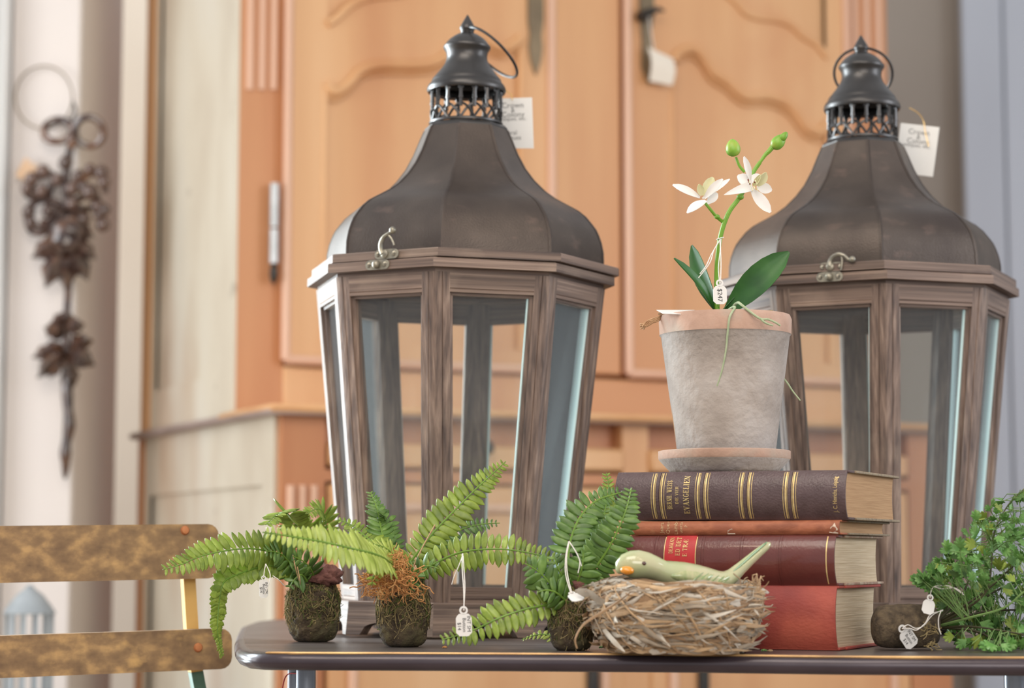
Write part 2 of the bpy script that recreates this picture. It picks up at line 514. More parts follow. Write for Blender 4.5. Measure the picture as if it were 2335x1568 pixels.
# serif capitals drawn as strokes: (x0,y0,x1,y1,width) in a cell 1 high
TH, TN = .15, .06
GL = {
    'B': (.66, [(.15, 0, .15, 1, TH), (.15, .97, .42, .95, TN), (.42, .95, .56, .86, .12), (.56, .86, .56, .66, .15), (.56, .66, .42, .53, .1), (.15, .52, .45, .52, TN), (.45, .52, .62, .4, .12), (.62, .4, .62, .16, .16), (.62, .16, .46, .04, .11), (.15, .03, .46, .03, TN)]),
    'E': (.64, [(.15, 0, .15, 1, TH), (.05, .97, .58, .97, TN), (.05, .03, .6, .03, TN), (.15, .52, .42, .52, TN), (.57, .97, .57, .76, TN), (.6, .03, .6, .26, TN), (.42, .4, .42, .64, TN)]),
    'R': (.7, [(.15, 0, .15, 1, TH), (.15, .97, .42, .95, TN), (.42, .95, .57, .86, .12), (.57, .86, .57, .66, .15), (.57, .66, .42, .53, .1), (.15, .51, .45, .51, TN), (.4, .5, .62, .04, TH), (.6, .03, .72, .03, TN)]),
    'N': (.74, [(.14, 0, .14, 1, TN), (.14, .98, .62, .02, TH), (.62, 0, .62, 1, TN), (.02, .97, .2, .97, TN), (.02, .03, .26, .03, TN), (.5, .97, .74, .97, TN)]),
    'H': (.78, [(.16, 0, .16, 1, TH), (.62, 0, .62, 1, TH), (.16, .51, .62, .51, TN), (.04, .97, .28, .97, TN), (.04, .03, .28, .03, TN), (.5, .97, .74, .97, TN), (.5, .03, .74, .03, TN)]),
    'I': (.34, [(.17, 0, .17, 1, TH), (.04, .97, .3, .97, TN), (.04, .03, .3, .03, TN)]),
    'S': (.56, [(.47, .76, .47, .95, TN), (.47, .9, .3, .98, TN), (.3, .98, .14, .9, .1), (.14, .9, .12, .7, .15), (.12, .7, .44, .34, TH), (.44, .34, .45, .13, .15), (.45, .13, .28, .02, .1), (.28, .02, .1, .1, TN), (.1, .05, .1, .28, TN)]),
    'W': (1.0, [(.12, 1, .3, 0, TH), (.3, 0, .48, .97, TN), (.48, .97, .68, 0, TH), (.68, 0, .88, 1, TN), (.02, .97, .24, .97, TN), (.38, .97, .58, .97, TN), (.78, .97, .98, .97, TN)]),
    'D': (.74, [(.15, 0, .15, 1, TH), (.05, .97, .42, .97, TN), (.42, .97, .6, .8, .12), (.6, .8, .62, .22, TH), (.62, .22, .44, .03, .12), (.05, .03, .44, .03, TN)]),
    'V': (.74, [(.12, 1, .37, 0, TH), (.37, 0, .62, 1, TN), (.02, .97, .24, .97, TN), (.52, .97, .72, .97, TN)]),
    'A': (.74, [(.12, 0, .36, 1, TN), (.36, 1, .62, 0, TH), (.2, .33, .52, .33, TN), (.02, .03, .22, .03, TN), (.5, .03, .74, .03, TN)]),
    'G': (.74, [(.6, .76, .6, .95, TN), (.6, .9, .4, .98, TN), (.4, .98, .16, .8, .12), (.16, .8, .12, .3, TH), (.12, .3, .3, .03, .13), (.3, .03, .58, .08, TN), (.6, .04, .6, .42, .14), (.48, .43, .72, .43, TN)]),
    'L': (.62, [(.15, 0, .15, 1, TH), (.04, .97, .28, .97, TN), (.04, .03, .58, .03, TN), (.58, .03, .58, .28, TN)]),
    'M': (.9, [(.12, 0, .15, 1, TN), (.15, 1, .44, .02, TH), (.44, .02, .74, 1, TN), (.74, 1, .76, 0, TH), (.02, .03, .22, .03, TN), (.64, .03, .88, .03, TN), (.04, .97, .2, .97, TN), (.72, .97, .86, .97, TN)]),
    'T': (.66, [(.33, 0, .33, 1, TH), (.05, .97, .61, .97, TN), (.05, .97, .05, .74, TN), (.61, .97, .61, .74, TN), (.2, .03, .46, .03, TN)]),
    'Æ': (.98, [(.08, 0, .46, 1, TN), (.48, 0, .48, 1, TH), (.46, .97, .9, .97, TN), (.9, .97, .9, .76, TN), (.48, .52, .74, .52, TN), (.74, .4, .74, .64, TN), (.48, .03, .94, .03, TN), (.94, .03, .94, .26, TN), (.22, .33, .48, .33, TN), (.0, .03, .2, .03, TN)]),
    '.': (.26, [(.13, 0, .13, .15, .15)]), ' ': (.4, []),
}


def serif_geo(body, h, length, gap=.1):
    vs, fs, x = [], [], 0.0
    for ch in body:
        wd, st = GL[ch]
        for (a, b, c, d, t) in st:
            p, q = V((a + x, b)), V((c + x, d))
            dd = (q - p).normalized()
            n = V((-dd.y, dd.x)) * t / 2
            e = dd * .02
            k = len(vs)
            vs += [p - n - e, q - n + e, q + n + e, p + n - e]
            fs.append((k, k + 1, k + 2, k + 3))
        x += wd + gap
    x -= gap
    return [V(((v.x - x / 2) * length / x, (v.y - .5) * h, 0)) for v in vs], fs

# ================================================================ the room
struct(MB().box(-6, 6, -4, 8.2, -0.05, 0).build('floor', M_floor))
XR = 1.02                                       # where the beige plaster turns to the taupe wall
struct(MB().box(-5.5, 0.2, 6.3, 6.4, 0, 3.2).build('wall_back', M_wallback))
struct(MB().box(0.2, 4.2, 6.2, 6.4, 0, 3.2).build('wall_right', M_wallr))
pl = MB().box(1.30, 4.2, 6.14, 6.199, 0, 3.2).build('trim_1', M_wallr)
struct(pl)
for i, (xa, xb) in enumerate(((1.305, 1.42), (1.425, 1.56), (1.565, 1.72))):
    put('plank', MB().box(xa, xb, 6.105, 6.14, 0, 3.2, .004).mesh('plank', M_plank), pl)
# the left wall ends in a white post; a tall window lights the room from there
xp0, xp1 = P(16, 600, 4.7).x, P(176, 600, 4.7).x
struct(MB().box(xp0, xp1, 4.7, 5.2, 0, 3.2, .006).build('wall_left', M_wallpost))
wn = struct(MB().box(xp0 - .16, xp0 - .003, 4.66, 4.80, 0, 3.2, .004).build('window_1', M_white))
MB().box(xp0 - .12, xp0 - .02, 4.62, 4.659, 0, 3.2, .004).build('frame', M_white, wn)

# ================================================================ two-part cupboard
PHI = rad(25)
EX, EY = V((math.cos(PHI), math.sin(PHI), 0)), V((-math.sin(PHI), math.cos(PHI), 0))
AO = V((P(640, 1200, 4.1).x, 4.1, 0))


def AL(px, py, yo=0.0):                         # a pixel on the cupboard's plane y = yo, as local x, z
    r = ray(px, py)
    o = V((0, 0, CAMZ))
    t = (yo - (o - AO).dot(EY)) / r.dot(EY)
    p = o + r * t - AO
    return p.dot(EX), p.z


def SL(px, py, xo=0.0):                         # a pixel on its left side plane x = xo, as local y, z
    r = ray(px, py)
    o = V((0, 0, CAMZ))
    t = (xo - (o - AO).dot(EX)) / r.dot(EX)
    p = o + r * t - AO
    return p.dot(EY), p.z


cup = thing('cupboard', 'tall two-part honey pine cupboard with carved doors and cream-painted side', 'cupboard', AO, (0, 0, PHI))
SB = .27                                        # upper part stands back from the lower
YB = SL(325, 1300, 0)[0]
xl = AL(640, 1200, 0)[0]
xr_lo = AL(2170, 1500, 0)[0]
xu0, xu1 = AL(541, 600, SB)[0], AL(2021, 100, SB)[0]
yub = SL(342, 500, xu0)[0]
zled1, zled0 = AL(655, 926, -.02)[1], AL(655, 944, -.02)[1]
ZTOP = 2.32
LOW = -.02
# lower carcass: side frame, front frame, drawers and doors
low = MB().box(0, xr_lo, .03, YB, .08, zled0).build('lower_carcass', M_pine_dark, cup)
s_, z_ = SL(600, 1106, 0)
sd = MB()
sd.box(-.008, .0, .02, .09, .08, zled0)                                # front stile of the painted side
sd.box(-.008, .0, YB - .09, YB, .08, zled0)
sd.box(-.008, .0, .09, YB - .09, z_, zled0)
sd.box(-.008, .0, .09, YB - .09, .08, .2)
sd.build('painted_side_frame', M_cream, cup)
MB().box(-.001, .001, .09, YB - .09, .2, z_).build('painted_side_panel', M_cream, cup)
MB().box(-.012, .0, YB - .035, YB + .01, .0, zled0).build('back_post', M_pine_dark, cup)
ff = MB()
xa, xb = AL(740, 1200)[0], AL(2075, 1300)[0]
ff.box(0, xa, 0, .03, .0, zled0)
ff.box(xb, xr_lo, 0, .03, .0, zled0)
zdr = AL(1200, 1092)[1]
ff.box(xa, xb, 0, .03, zdr - .01, zdr + .012)
ff.box(xa, xb, 0, .03, .0, .12)
ff.build('lower_front_frame', M_pine_dark, cup)
xm = (xa + xb) / 2
for i in range(2):
    x0, x1 = (xa + .006, xm - .03) if i == 0 else (xm + .03, xb - .006)
    d = MB().box(x0, x1, -.012, .025, zdr + .018, zled0 - .05, .006).build('drawer', M_pine, cup)
    MB().blob(((x0 + x1) / 2, -.03, zdr + .06), (.016, .02, .016)).build('knob', M_blackiron, d)
    d = MB().box(x0, x1, -.008, .025, .13, zdr - .016, .006).build('lower_door', M_pine, cup)
    g = MB()
    for xx in (x0 + .05, x1 - .05):
        g.tube([(xx, -.012, .16), (xx, -.012, zdr - .06)], .010, 8)
    g.tube([(x0 + .05, -.012, zdr - .06), (x1 - .05, -.012, zdr - .06)], .010, 8)
    g.build('door_bead', M_pine_lit, d)
    hx = AL(1345, 1550)[0] if i == 0 else AL(1597, 1550)[0]
    MB().box(hx - .012, hx + .012, -.02, -.008, .42, .62, .003).build('escutcheon', M_blackiron, d)
MB().box(xm - .03, xm + .03, 0, .03, .08, zled0).build('lower_center_stile', M_pine, cup)
for k in range(3):
    px = 662 + k * 26
    x_, zt = AL(px, 1106)
    MB().tube([(x_, -.002, .2), (x_, -.002, zt)], .008, 8).build('flute', M_pine_lit, cup)
lg = MB().box(-.035, xr_lo + .03, -.035, YB + .02, zled0, zled1, .007)
lg.build('waist_ledge', M_ledge, cup)
MB().box(-.037, xr_lo + .032, -.040, .30, zled0 + .004, zled1 + .004, .007).build('waist_moulding', M_pine, cup)
# upper carcass
MB().box(xu0, xu1, SB + .03, yub, zled1, ZTOP).build('upper_carcass', M_pine_dark, cup)
sd = MB()
sd.box(xu0 - .008, xu0, SB, SB + .1, zled1, ZTOP)
sd.box(xu0 - .008, xu0, yub - .1, yub, zled1, ZTOP)
sd.box(xu0 - .008, xu0, SB + .1, yub - .1, zled1, zled1 + .09)
sd.box(xu0 - .008, xu0, SB + .1, yub - .1, ZTOP - .1, ZTOP)
sd.build('painted_side_frame', M_cream, cup)
MB().box(xu0 - .002, xu0 + .001, SB + .1, yub - .1, zled1 + .09, ZTOP - .1).build('painted_side_panel', M_cream, cup)
MB().box(xu0 - .012, xu0, yub - .06, yub + .01, zled1, ZTOP).build('back_post', M_pine, cup)
zdb = AL(900, 836, SB)[1]
xd0, xd1 = AL(648, 500, SB)[0], AL(1250, 500, SB)[0]
xe0, xe1 = AL(1424, 500, SB)[0], AL(1926, 500, SB)[0]
ff = MB()
ff.box(xu0, xd0, SB, SB + .03, zled1, ZTOP)
ff.box(xd1, xe0, SB, SB + .03, zdb, ZTOP)
ff.box(xe1, xu1, SB, SB + .03, zled1, ZTOP)
ff.build('upper_front_frame', M_pine_dark, cup)
MB().box(xd1 + .01, xe0 - .015, SB - .012, SB, zdb + .0, ZTOP, .004).build('center_stile', M_pine, cup)
MB().box(xd0, xe1, SB - .006, SB + .03, zled1, zdb - .008, .004).build('base_rail', M_pine, cup)
for k in range(3):
    for p0 in (569, 1950):
        x_, zt = AL(p0 + k * 27, 205, SB)
        MB().tube([(x_, SB, zt), (x_, SB, ZTOP - .08)], .0085, 8).build('flute', M_pine_lit, cup)
MB().box(xu0 - .05, xu1 + .05, SB - .05, yub, ZTOP, ZTOP + .07, .012).build('cornice', M_pine, cup)
DY = SB - .016


def cup_door(x0, x1, lower, upper, xpa, xpb, knots):
    d = MB()
    zb, zt = zdb + .004, ZTOP - .05
    lo = [AL(a, b, DY) for a, b in lower]
    up = [AL(a, b, DY) for a, b in upper]
    xa_, xb_ = lo[0][0], lo[-1][0]
    d.box(x0, xa_, DY, SB + .02, zb, zt)
    d.box(xb_, x1, DY, SB + .02, zb, zt)
    zp = zdb + .045
    d.box(xa_, xb_, DY, SB + .02, zb, zp)
    n = 40

    def at(tab, x):
        return interp(x, tab)
    xs = [xa_ + (xb_ - xa_) * i / n for i in range(n + 1)]
    L_ = [(x, at(lo, x)) for x in xs]
    U_ = [(x, max(at(up, x), at(lo, x) + .03)) for x in xs]
    d.strip(L_, U_, DY, SB + .02)
    d.box(xa_, xb_, DY, SB + .02, zt - .08, zt)
    root = d.build('door', M_pine, cup)
    MB().box(xa_ - .01, xb_ + .01, DY + .012, SB + .02, zp - .01, zt - .04).build('door_panel', M_pine, root)
    sp = spline([(x, DY - .002, z) for x, z in lo], 4)
    g = MB().tube(sp, .011, 8).tube([p + V((0, .008, -.016)) for p in sp], .006, 6)
    g.tube(spline([(x, DY - .002, z) for x, z in up], 4), .009, 8)
    g.build('carved_moulding', M_pine, root)
    for xx, zz in ((xa_ - .004, lo[0][1]), (xb_ + .004, lo[-1][1])):
        MB().tube([(xx, DY + .004, zp), (xx, DY + .004, zz)], .008, 8).build('panel_bead', M_pine, root)
    g = MB()
    for xx in (x0, x1):
        g.tube([(xx, DY - .002, zb), (xx, DY - .002, zt)], .010, 10)
    g.tube([(x0, DY - .002, zb), (x1, DY - .002, zb)], .010, 8)
    g.build('edge_bead', M_pine_lit, root)
    return root


lowl = [(746, 190), (756, 206), (772, 207), (798, 188), (823, 160), (869, 147), (975, 146), (1030, 118), (1075, 92), (1101, 86), (1122, 100), (1151, 110), (1178, 96), (1186, 84)]
uppl = [(746, 55), (770, 40), (800, 12), (850, -8), (940, -20), (1040, -70), (1110, -110), (1186, -120)]
lowr = [(1536, 140), (1545, 122), (1576, 111), (1601, 127), (1625, 164), (1658, 186), (1699, 219), (1748, 219), (1789, 233), (1813, 254), (1838, 288), (1863, 302), (1876, 294), (1886, 280)]
uppr = [(1536, -80), (1600, -60), (1674, 2), (1699, 29), (1732, 41), (1768, 45), (1801, 57), (1830, 82), (1858, 98), (1879, 122), (1886, 130)]
dl = cup_door(xd0, xd1, lowl, uppl, 746, 1186, 0)
dr = cup_door(xe0, xe1, lowr, uppr, 1536, 1886, 0)
# iron fittings
x_, z0_ = AL(1220, 172, DY)
h = MB().prism([(x_, z0_), (x_ + .012, z0_ + .03), (x_ + .017, z0_ + .06), (x_ + .014, z0_ + .09), (x_ + .019, z0_ + .12), (x_ + .019, z0_ + .5), (x_ - .019, z0_ + .5), (x_ - .019, z0_ + .12), (x_ - .014, z0_ + .09), (x_ - .017, z0_ + .06), (x_ - .012, z0_ + .03)], DY - .006, DY)
h.build('escutcheon', M_iron, dl)
x_, z0_ = AL(1474, 195, DY)
h = MB().prism([(x_ + .004, z0_), (x_ + .012, z0_ + .03), (x_ + .015, z0_ + .08), (x_ + .010, z0_ + .12), (x_ + .018, z0_ + .16), (x_ + .018, z0_ + .42), (x_ - .018, z0_ + .42), (x_ - .018, z0_ + .16), (x_ - .012, z0_ + .1), (x_ - .014, z0_ + .04)], DY - .006, DY)
lk = h.build('lock_plate', M_iron, dr)
xk, zk = AL(1472, 32, DY - .03)
MB().tube([(xk, DY - .004, zk), (xk, DY - .03, zk - .003), (xk + .01, DY - .04, zk + .006), (xk + .026, DY - .043, zk + .011), (xk + .04, DY - .043, zk + .008)], [.012, .014, .009, .006, .003], 8).build('key', M_blackiron, lk)
xh, zh1 = AL(628, 418, DY - .01)
zh0 = AL(628, 622, DY - .01)[1]
hg = MB()
for a, b in ((zh0 + .02, (zh0 + zh1) / 2 - .002), ((zh0 + zh1) / 2 + .002, zh1)):
    hg.tube([(xh, DY - .006, a), (xh, DY - .006, b)], .010, 10)
hg.build('hinge', M_silver, cup)
MB().blob((xh, DY - .006, zh0), (.009, .009, .022)).build('hinge_finial', M_blackiron, cup)


def a2w(x, y, z):
    return AO + EX * x + EY * y + V((0, 0, z))


# cream tag hung from the key
xt0, zt1 = AL(1477, 110, DY - .02)
xt1, zt0 = AL(1530, 192, DY - .02)
ct = thing('price_tag', 'cream paper price tag hanging from the lock of the pine cupboard', 'tag', a2w(xk, DY - .045, zk - .01))
wv = MB()
n = 8
vs, fs = [], []
for i in range(n + 1):
    t = i / n
    for s in (0, 1):
        x = xt0 + (xt1 - xt0) * s - .004 * (1 - t) * (1 - s) + .004 * math.sin(t * 3.2)
        z = zt1 + (zt0 - zt1) * t - .016 * s * (1 - t) - .004 * s
        for y in (0, .0012):
            vs.append(a2w(x, DY - .03 + y - .004 * math.sin(t * 4), z) - ct.location)
for i in range(n):
    k = i * 4
    fs += [(k, k + 2, k + 6, k + 4), (k + 1, k + 5, k + 7, k + 3), (k, k + 4, k + 5, k + 1), (k + 2, k + 3, k + 7, k + 6)]
fs += [(0, 1, 3, 2), (n * 4, n * 4 + 2, n * 4 + 3, n * 4 + 1)]
wv.add(vs, fs)
wv.build('card', M_paper2, ct)
MB().tube([(0, 0, 0), a2w(xt0 + .008, DY - .032, zt1 - .006) - ct.location], .0012, 5).build('string', M_string, ct)

# ================================================================ carved wooden swag on its hook
SD = 4.66
sw = thing('wood_carving', 'dark carved wooden swag of loops, berries and leaves hanging on white post', 'carving', P(160, 330, SD))


def S(px, py, dy=0.0):
    return P(px, py, SD + dy) - sw.location


def ring(c, rx, rz, r, n=22, tilt=0.0):
    return [c + V((rx * math.cos(2 * PI * i / n), tilt * math.sin(2 * PI * i / n), rz * math.sin(2 * PI * i / n))) for i in range(n + 1)]


k_ = SD / F
MB().tube(ring(S(132, 298), 33 * k_, 28 * k_, 0, tilt=.01), 9 * k_, 8).build('loop', M_carve, sw)
MB().tube(ring(S(203, 300), 33 * k_, 32 * k_, 0, tilt=-.01), 9 * k_, 8).build('loop', M_carve, sw)
MB().blob(S(163, 320, -.012), (13 * k_, 14 * k_, 20 * k_), amp=.2).build('knot', M_carve, sw)
MB().tube(spline([S(160, 330), S(156, 365), S(150, 420), S(158, 520), S(156, 640), S(150, 760), S(150, 860)], 4), [9 * k_] * 25, 8).build('stem', M_carve, sw)
me_leaf = None


def carved_leaf(name, px, py, qx, qy, wd, dy=0.0, parent=sw, mt=None):
    a, b = S(px, py, dy), S(qx, qy, dy - .01)
    L_ = (b - a)
    t = L_.normalized()
    s = t.cross(V((0, -1, 0))).normalized()
    n = 7
    vs, fs = [], []
    W = [.25, .75, 1, .72, .85, .45, .05]
    for i in range(n):
        u = i / (n - 1)
        c = a + L_ * u + V((0, -.022 * math.sin(PI * u), 0))
        w_ = wd * 1.35 * W[i] * k_
        vs += [c - s * w_ + V((0, .008, 0)), c + V((0, -.012, 0)), c + s * w_ + V((0, .008, 0)), c + V((0, .018, 0))]
    for i in range(n - 1):
        for j in range(4):
            p, q = i * 4 + j, i * 4 + (j + 1) % 4
            fs.append((p, q, q + 4, p + 4))
    fs += [(0, 3, 2, 1), (n * 4 - 4, n * 4 - 3, n * 4 - 2, n * 4 - 1)]
    return MB().add(vs, fs).build(name, mt or M_carve, parent, sharp=60)


for a in [(150, 545, 72, 588, 20), (150, 555, 103, 655, 22), (158, 560, 150, 662, 22), (165, 555, 200, 640, 20), (165, 545, 218, 590, 18), (160, 520, 215, 540, 18), (140, 520, 78, 520, 18), (150, 510, 120, 470, 17), (160, 505, 205, 470, 16),
          (150, 790, 72, 815, 16), (148, 800, 85, 862, 16), (150, 810, 112, 862, 13), (155, 800, 215, 832, 20), (158, 790, 212, 775, 18), (150, 760, 100, 745, 18), (155, 750, 192, 738, 16), (150, 740, 125, 716, 16), (158, 815, 170, 880, 16), (152, 740, 160, 712, 15)]:
    carved_leaf('leaf', *a, dy=random.uniform(-.02, .01))
MB().blob(S(150, 535, -.035), (42 * k_, 26 * k_, 42 * k_), 18, 12, .35, 4).build('rosette', M_carve, sw)
bm_ = MB().blob((0, 0, 0), (1, .8, 1), 12, 8, .12, 2).mesh('berry', M_carve)
for (x, y, r) in [(98, 392, 14), (72, 408, 14), (62, 430, 12), (78, 440, 13), (95, 436, 12), (205, 385, 11), (232, 393, 14), (238, 415, 12), (205, 438, 16), (190, 425, 11), (222, 470, 14), (240, 478, 11), (235, 512, 14), (225, 490, 10), (66, 482, 13), (70, 508, 12), (90, 525, 12), (110, 480, 12), (180, 400, 12), (150, 370, 14), (130, 410, 12), (165, 430, 13), (165, 465, 13), (190, 500, 14)]:
    o = put('berry', bm_, sw, loc=S(x, y, random.uniform(-.03, .0)))
    o.scale = (r * 1.25 * k_,) * 3
for tw in ([(150, 420), (110, 395), (75, 405), (60, 440), (85, 455)], [(155, 430), (200, 400), (236, 395), (240, 440)], [(155, 470), (210, 440), (228, 470), (238, 515)], [(150, 470), (100, 455), (62, 480), (70, 525), (95, 530)], [(148, 400), (120, 420), (110, 470), (135, 500)]):
    MB().tube(spline([S(x, y) for x, y in tw], 5), 8 * k_, 7).build('twig', M_carve, sw)
MB().tube(spline([S(152, 850), S(155, 920), S(158, 970), S(150, 1020), S(150, 1060), S(148, 1092)], 4), [13 * k_, 14 * k_, 14 * k_, 14 * k_, 13 * k_, 12 * k_, 13 * k_, 14 * k_, 15 * k_, 14 * k_, 12 * k_, 11 * k_, 12 * k_, 14 * k_, 13 * k_, 11 * k_, 10 * k_, 9 * k_, 7 * k_, 5 * k_, 2 * k_][:21], 9).build('tail', M_carve, sw)
hk = thing('wire_hook', 'thin wire ring on white post holding the carved swag', 'hook', P(100, 225, SD))
MB().tube([p - hk.location for p in [P(100 + 66 * math.cos(a), 222 + 72 * math.sin(a), SD + .02) for a in [i * .21 - 1.2 for i in range(31)]]], .002, 6).build('wire', M_iron, hk)
MB().tube(spline([P(166, 232, SD) - hk.location, P(172, 255, SD - .01) - hk.location, P(163, 275, SD - .015) - hk.location], 4), .003, 6).build('hook', M_blackiron, hk)
kt = thing('price_tag', 'tan card tag behind the upper berries of the carved swag', 'tag', P(66, 385, SD))
q = [P(58, 358, SD + .01), P(88, 378, SD + .01), P(64, 418, SD + .012), P(34, 400, SD + .012)]
MB().add([p - kt.location for p in q] + [p + V((0, .0015, 0)) - kt.location for p in q], [(0, 1, 2, 3), (7, 6, 5, 4), (0, 4, 5, 1), (1, 5, 6, 2), (2, 6, 7, 3), (3, 7, 4, 0)]).build('card', M_kraft, kt)
MB().tube([P(62, 366, SD + .008) - kt.location, P(100, 392, SD - .01) - kt.location], .001, 5).build('string', M_string, kt)

# ================================================================ pale grey lantern on a plinth behind the chair
GD = 4.1
gb = P(66, 1448, GD)
gz = gb.z - .17
stn = thing('plinth', 'plain pale stone plinth behind the ochre chair', 'plinth', (gb.x, gb.y, 0))
MB().box(-.14, .14, -.14, .14, 0, gz - .03, .004).box(-.16, .16, -.16, .16, gz - .03, gz, .004).build('block', M_outside, stn)
gl = thing('lantern', 'small pale grey domed lantern on a plinth behind the chair', 'lantern', (gb.x, gb.y, gz))
k_ = GD / F
rr = 52 * k_
z1 = P(66, 1400, GD).z - gz
zt = P(62, 1335, GD).z - gz
MB().lathe([(rr * 1.12, z1), (rr * 1.14, z1 + .004), (rr * .95, z1 + .016), (rr * .6, z1 + .036), (rr * .3, z1 + .046), (.006, z1 + .048)], 16).build('dome', M_greymetal, gl)
MB().lathe([(.004, z1 + .044), (.008, z1 + .05), (.010, zt - .006), (.007, zt), (.001, zt + .002)], 10).build('finial', M_greymetal, gl)
pm = MB().box(-.0035, .0035, -rr - .003, -rr + .003, .012, z1).mesh('bar', M_greymetal)
for i in range(12):
    put('bar', pm, gl, rot=(0, 0, i * PI / 6))
MB().lathe([(rr - .006, z1 - .06), (rr + .004, z1 - .06), (rr + .004, z1 - .054), (rr - .006, z1 - .054), (rr - .006, z1 - .06)], 16).build('band', M_greymetal, gl)
MB().lathe([(0.001, 0), (rr * 1.1, 0), (rr * 1.1, .012), (0.001, .012)], 16).build('base', M_greymetal, gl)

# ================================================================ folding chair at the left
a_, b_ = P(500, 1255, 2.62), P(0, 1262, 2.5)
cd = (b_ - a_)
cd.z = 0
cl = .43
ex = -cd.normalized()                            # to the right end
ang = math.atan2(ex.y, ex.x)
org = a_ - ex * cl
ch = thing('folding_chair', 'worn ochre-painted folding chair with two back slats and copper rivets', 'chair', (org.x, org.y, 0), (0, rad(-.9), ang))
CR = Matrix.Rotation(ang, 3, 'Z')
CI = (Matrix.Translation((org.x, org.y, 0)) @ Matrix.Rotation(ang, 4, 'Z') @ Matrix.Rotation(rad(-.9), 4, 'Y')).inverted()


def chp(px, py, yo=0.0):
    r = ray(px, py)
    o = CI @ V((0, 0, CAMZ))
    d = CI.to_3x3() @ r
    t = (yo - o.y) / d.y
    p = o + d * t
    return p.x, p.z


def rslat(px1, pyt, pyb, y):
    x1, zt_ = chp(px1, pyt, y)
    zb_ = chp(px1, pyb, y)[1]
    x0 = -x1 * 0 + (cl - x1)
    r = .014
    poly = []
    for cx, cz, a0 in ((x1 - r, zt_ - r, 0), (x0 + r, zt_ - r, 90), (x0 + r, zb_ + r, 180), (x1 - r, zb_ + r, 270)):
        for k in range(5):
            a = rad(a0 + k * 22.5)
            poly.append((cx + r * math.cos(a), cz + r * math.sin(a)))
    n = 12
    return MB().prism(poly, y, y + .017).build('back_slat', M_slat, ch, sharp=50), x0, x1, zt_, zb_


s1 = rslat(499, 1194, 1318, 0)
s2 = rslat(529, 1432, 1524, -.004)
rv = MB().lathe([(.0, -.003), (.004, -.0025), (.0058, 0), (.006, .001)], 12).mesh('rivet', M_rivet)
for (px, py, sl, y) in ((422, 1209, s1, 0), (452, 1476, s2, -.004)):
    x, z = chp(px, py, y)
    for xx in (x, cl - x):
        o = put('rivet', rv, sl[0], loc=(xx, y, z), rot=(-PI / 2, 0, 0))
for side in (0, 1):
    pts = []
    for (px, py) in ((425, 1200), (429, 1325), (436, 1440), (446, 1530), (462, 1620)):
        x, z = chp(px, py, .022)
        pts.append((x if side == 0 else cl - x, .022, z))
    x, z = pts[-1][0], pts[-1][2]
    dx = .03 if side == 0 else -.03
    MB().tube(pts[:4], .0105, 4, up=(1, 0.9, 0)).build('upright', M_yellow, ch, smooth=False)
    MB().tube([pts[3], pts[4], (x + dx * .3, .03, .44), (x + dx, .2, 0)], .0105, 4, up=(1, .9, 0)).build('leg', M_green, ch, smooth=False)
    MB().tube([(x + dx * .4, .3, .44), (x + dx * .2, .02, .0)], .0105, 4, up=(1, .9, 0)).build('leg', M_green, ch, smooth=False)
for k in range(5):
    MB().box(.0, cl, .04 + k * .062, .09 + k * .062, .445, .46, .004).build('seat_slat', M_slat, ch)

# ================================================================ table
out = [(558, 1478), (575, 1484), (606, 1486.5), (650, 1487), (720, 1487.5), (1140, 1489), (1600, 1492), (1940, 1496), (2335, 1498), (2620, 1499)]
tp = [T(*p) for p in out]
back = [V((1.0, 2.5, TZ)), V((1.02, 3.25, TZ)), V((.98, 3.36, TZ)), T(700, 1411), T(625, 1412.5), T(585, 1417), T(560, 1426), T(553, 1440), T(549, 1456), T(551, 1470)]
poly = tp + back
c0 = sum(poly, V((0, 0, 0))) / len(poly)
tb = thing('side_table', 'dark painted table with rounded metal-edged top on steel legs', 'table', (c0.x, c0.y, 0))
n = len(poly)


def off(d):
    res = []
    for i in range(n):
        a, b, c = poly[i - 1], poly[i], poly[(i + 1) % n]
        t = (c - a).normalized()
        nn = V((t.y, -t.x, 0))
        res.append(b + nn * d)
    return res


m_ = MB()
prof = [(-.004, 0), (-.001, -.0015)]
k = 0
vs = [p - V((c0.x, c0.y, 0)) for p in off(-.004)]
vs2 = [p - V((c0.x, c0.y, .016)) for p in off(-.004)]
m_.add(vs + vs2, [tuple(range(n)), tuple(range(2 * n - 1, n - 1, -1))] + [(i, (i + 1) % n, n + (i + 1) % n, n + i) for i in range(n)])
m_.build('tabletop', M_table, tb, smooth=False)
# bullnose band
rings = []
band = [(-.006, -.0005), (-.003, .0003), (0, -.001)] + [(.0075 * math.cos(rad(a)) + .000, -.0095 + .0085 * math.sin(rad(a))) for a in range(80, -100, -20)] + [(-.008, -.0185), (-.03, -.0175)]
m_ = MB()
vs, fs = [], []
for d, z in band:
    vs += [p + V((-c0.x, -c0.y, z)) for p in off(d)]
nb = len(band)
for i in range(nb - 1):
    for j in range(n):
        a, b = i * n + j, i * n + (j + 1) % n
        fs.append((a, b, b + n, a + n))
m_.add(vs, fs)
m_.build('edge_band', M_edge, tb, sharp=60)
tr = spline([p - V((c0.x, c0.y, 0)) + V((0, -.001, -.0006)) for p in tp[2:]], 5)
MB().tube(tr, [.0006] + [.0016] * (len(tr) - 1), 6).build('worn_rim', M_gold_wear, tb)
lm = []
for (px, D, rw) in ((674, 2.32, .0085), (698, 2.29, .0105), (2312, 2.25, .011)):
    a = P(px, 1515, D)
    MB().tube([(a.x - c0.x, a.y - c0.y, 0), (a.x - c0.x, a.y - c0.y, TZ - .018)], rw, 12).build('leg', M_leg, tb)
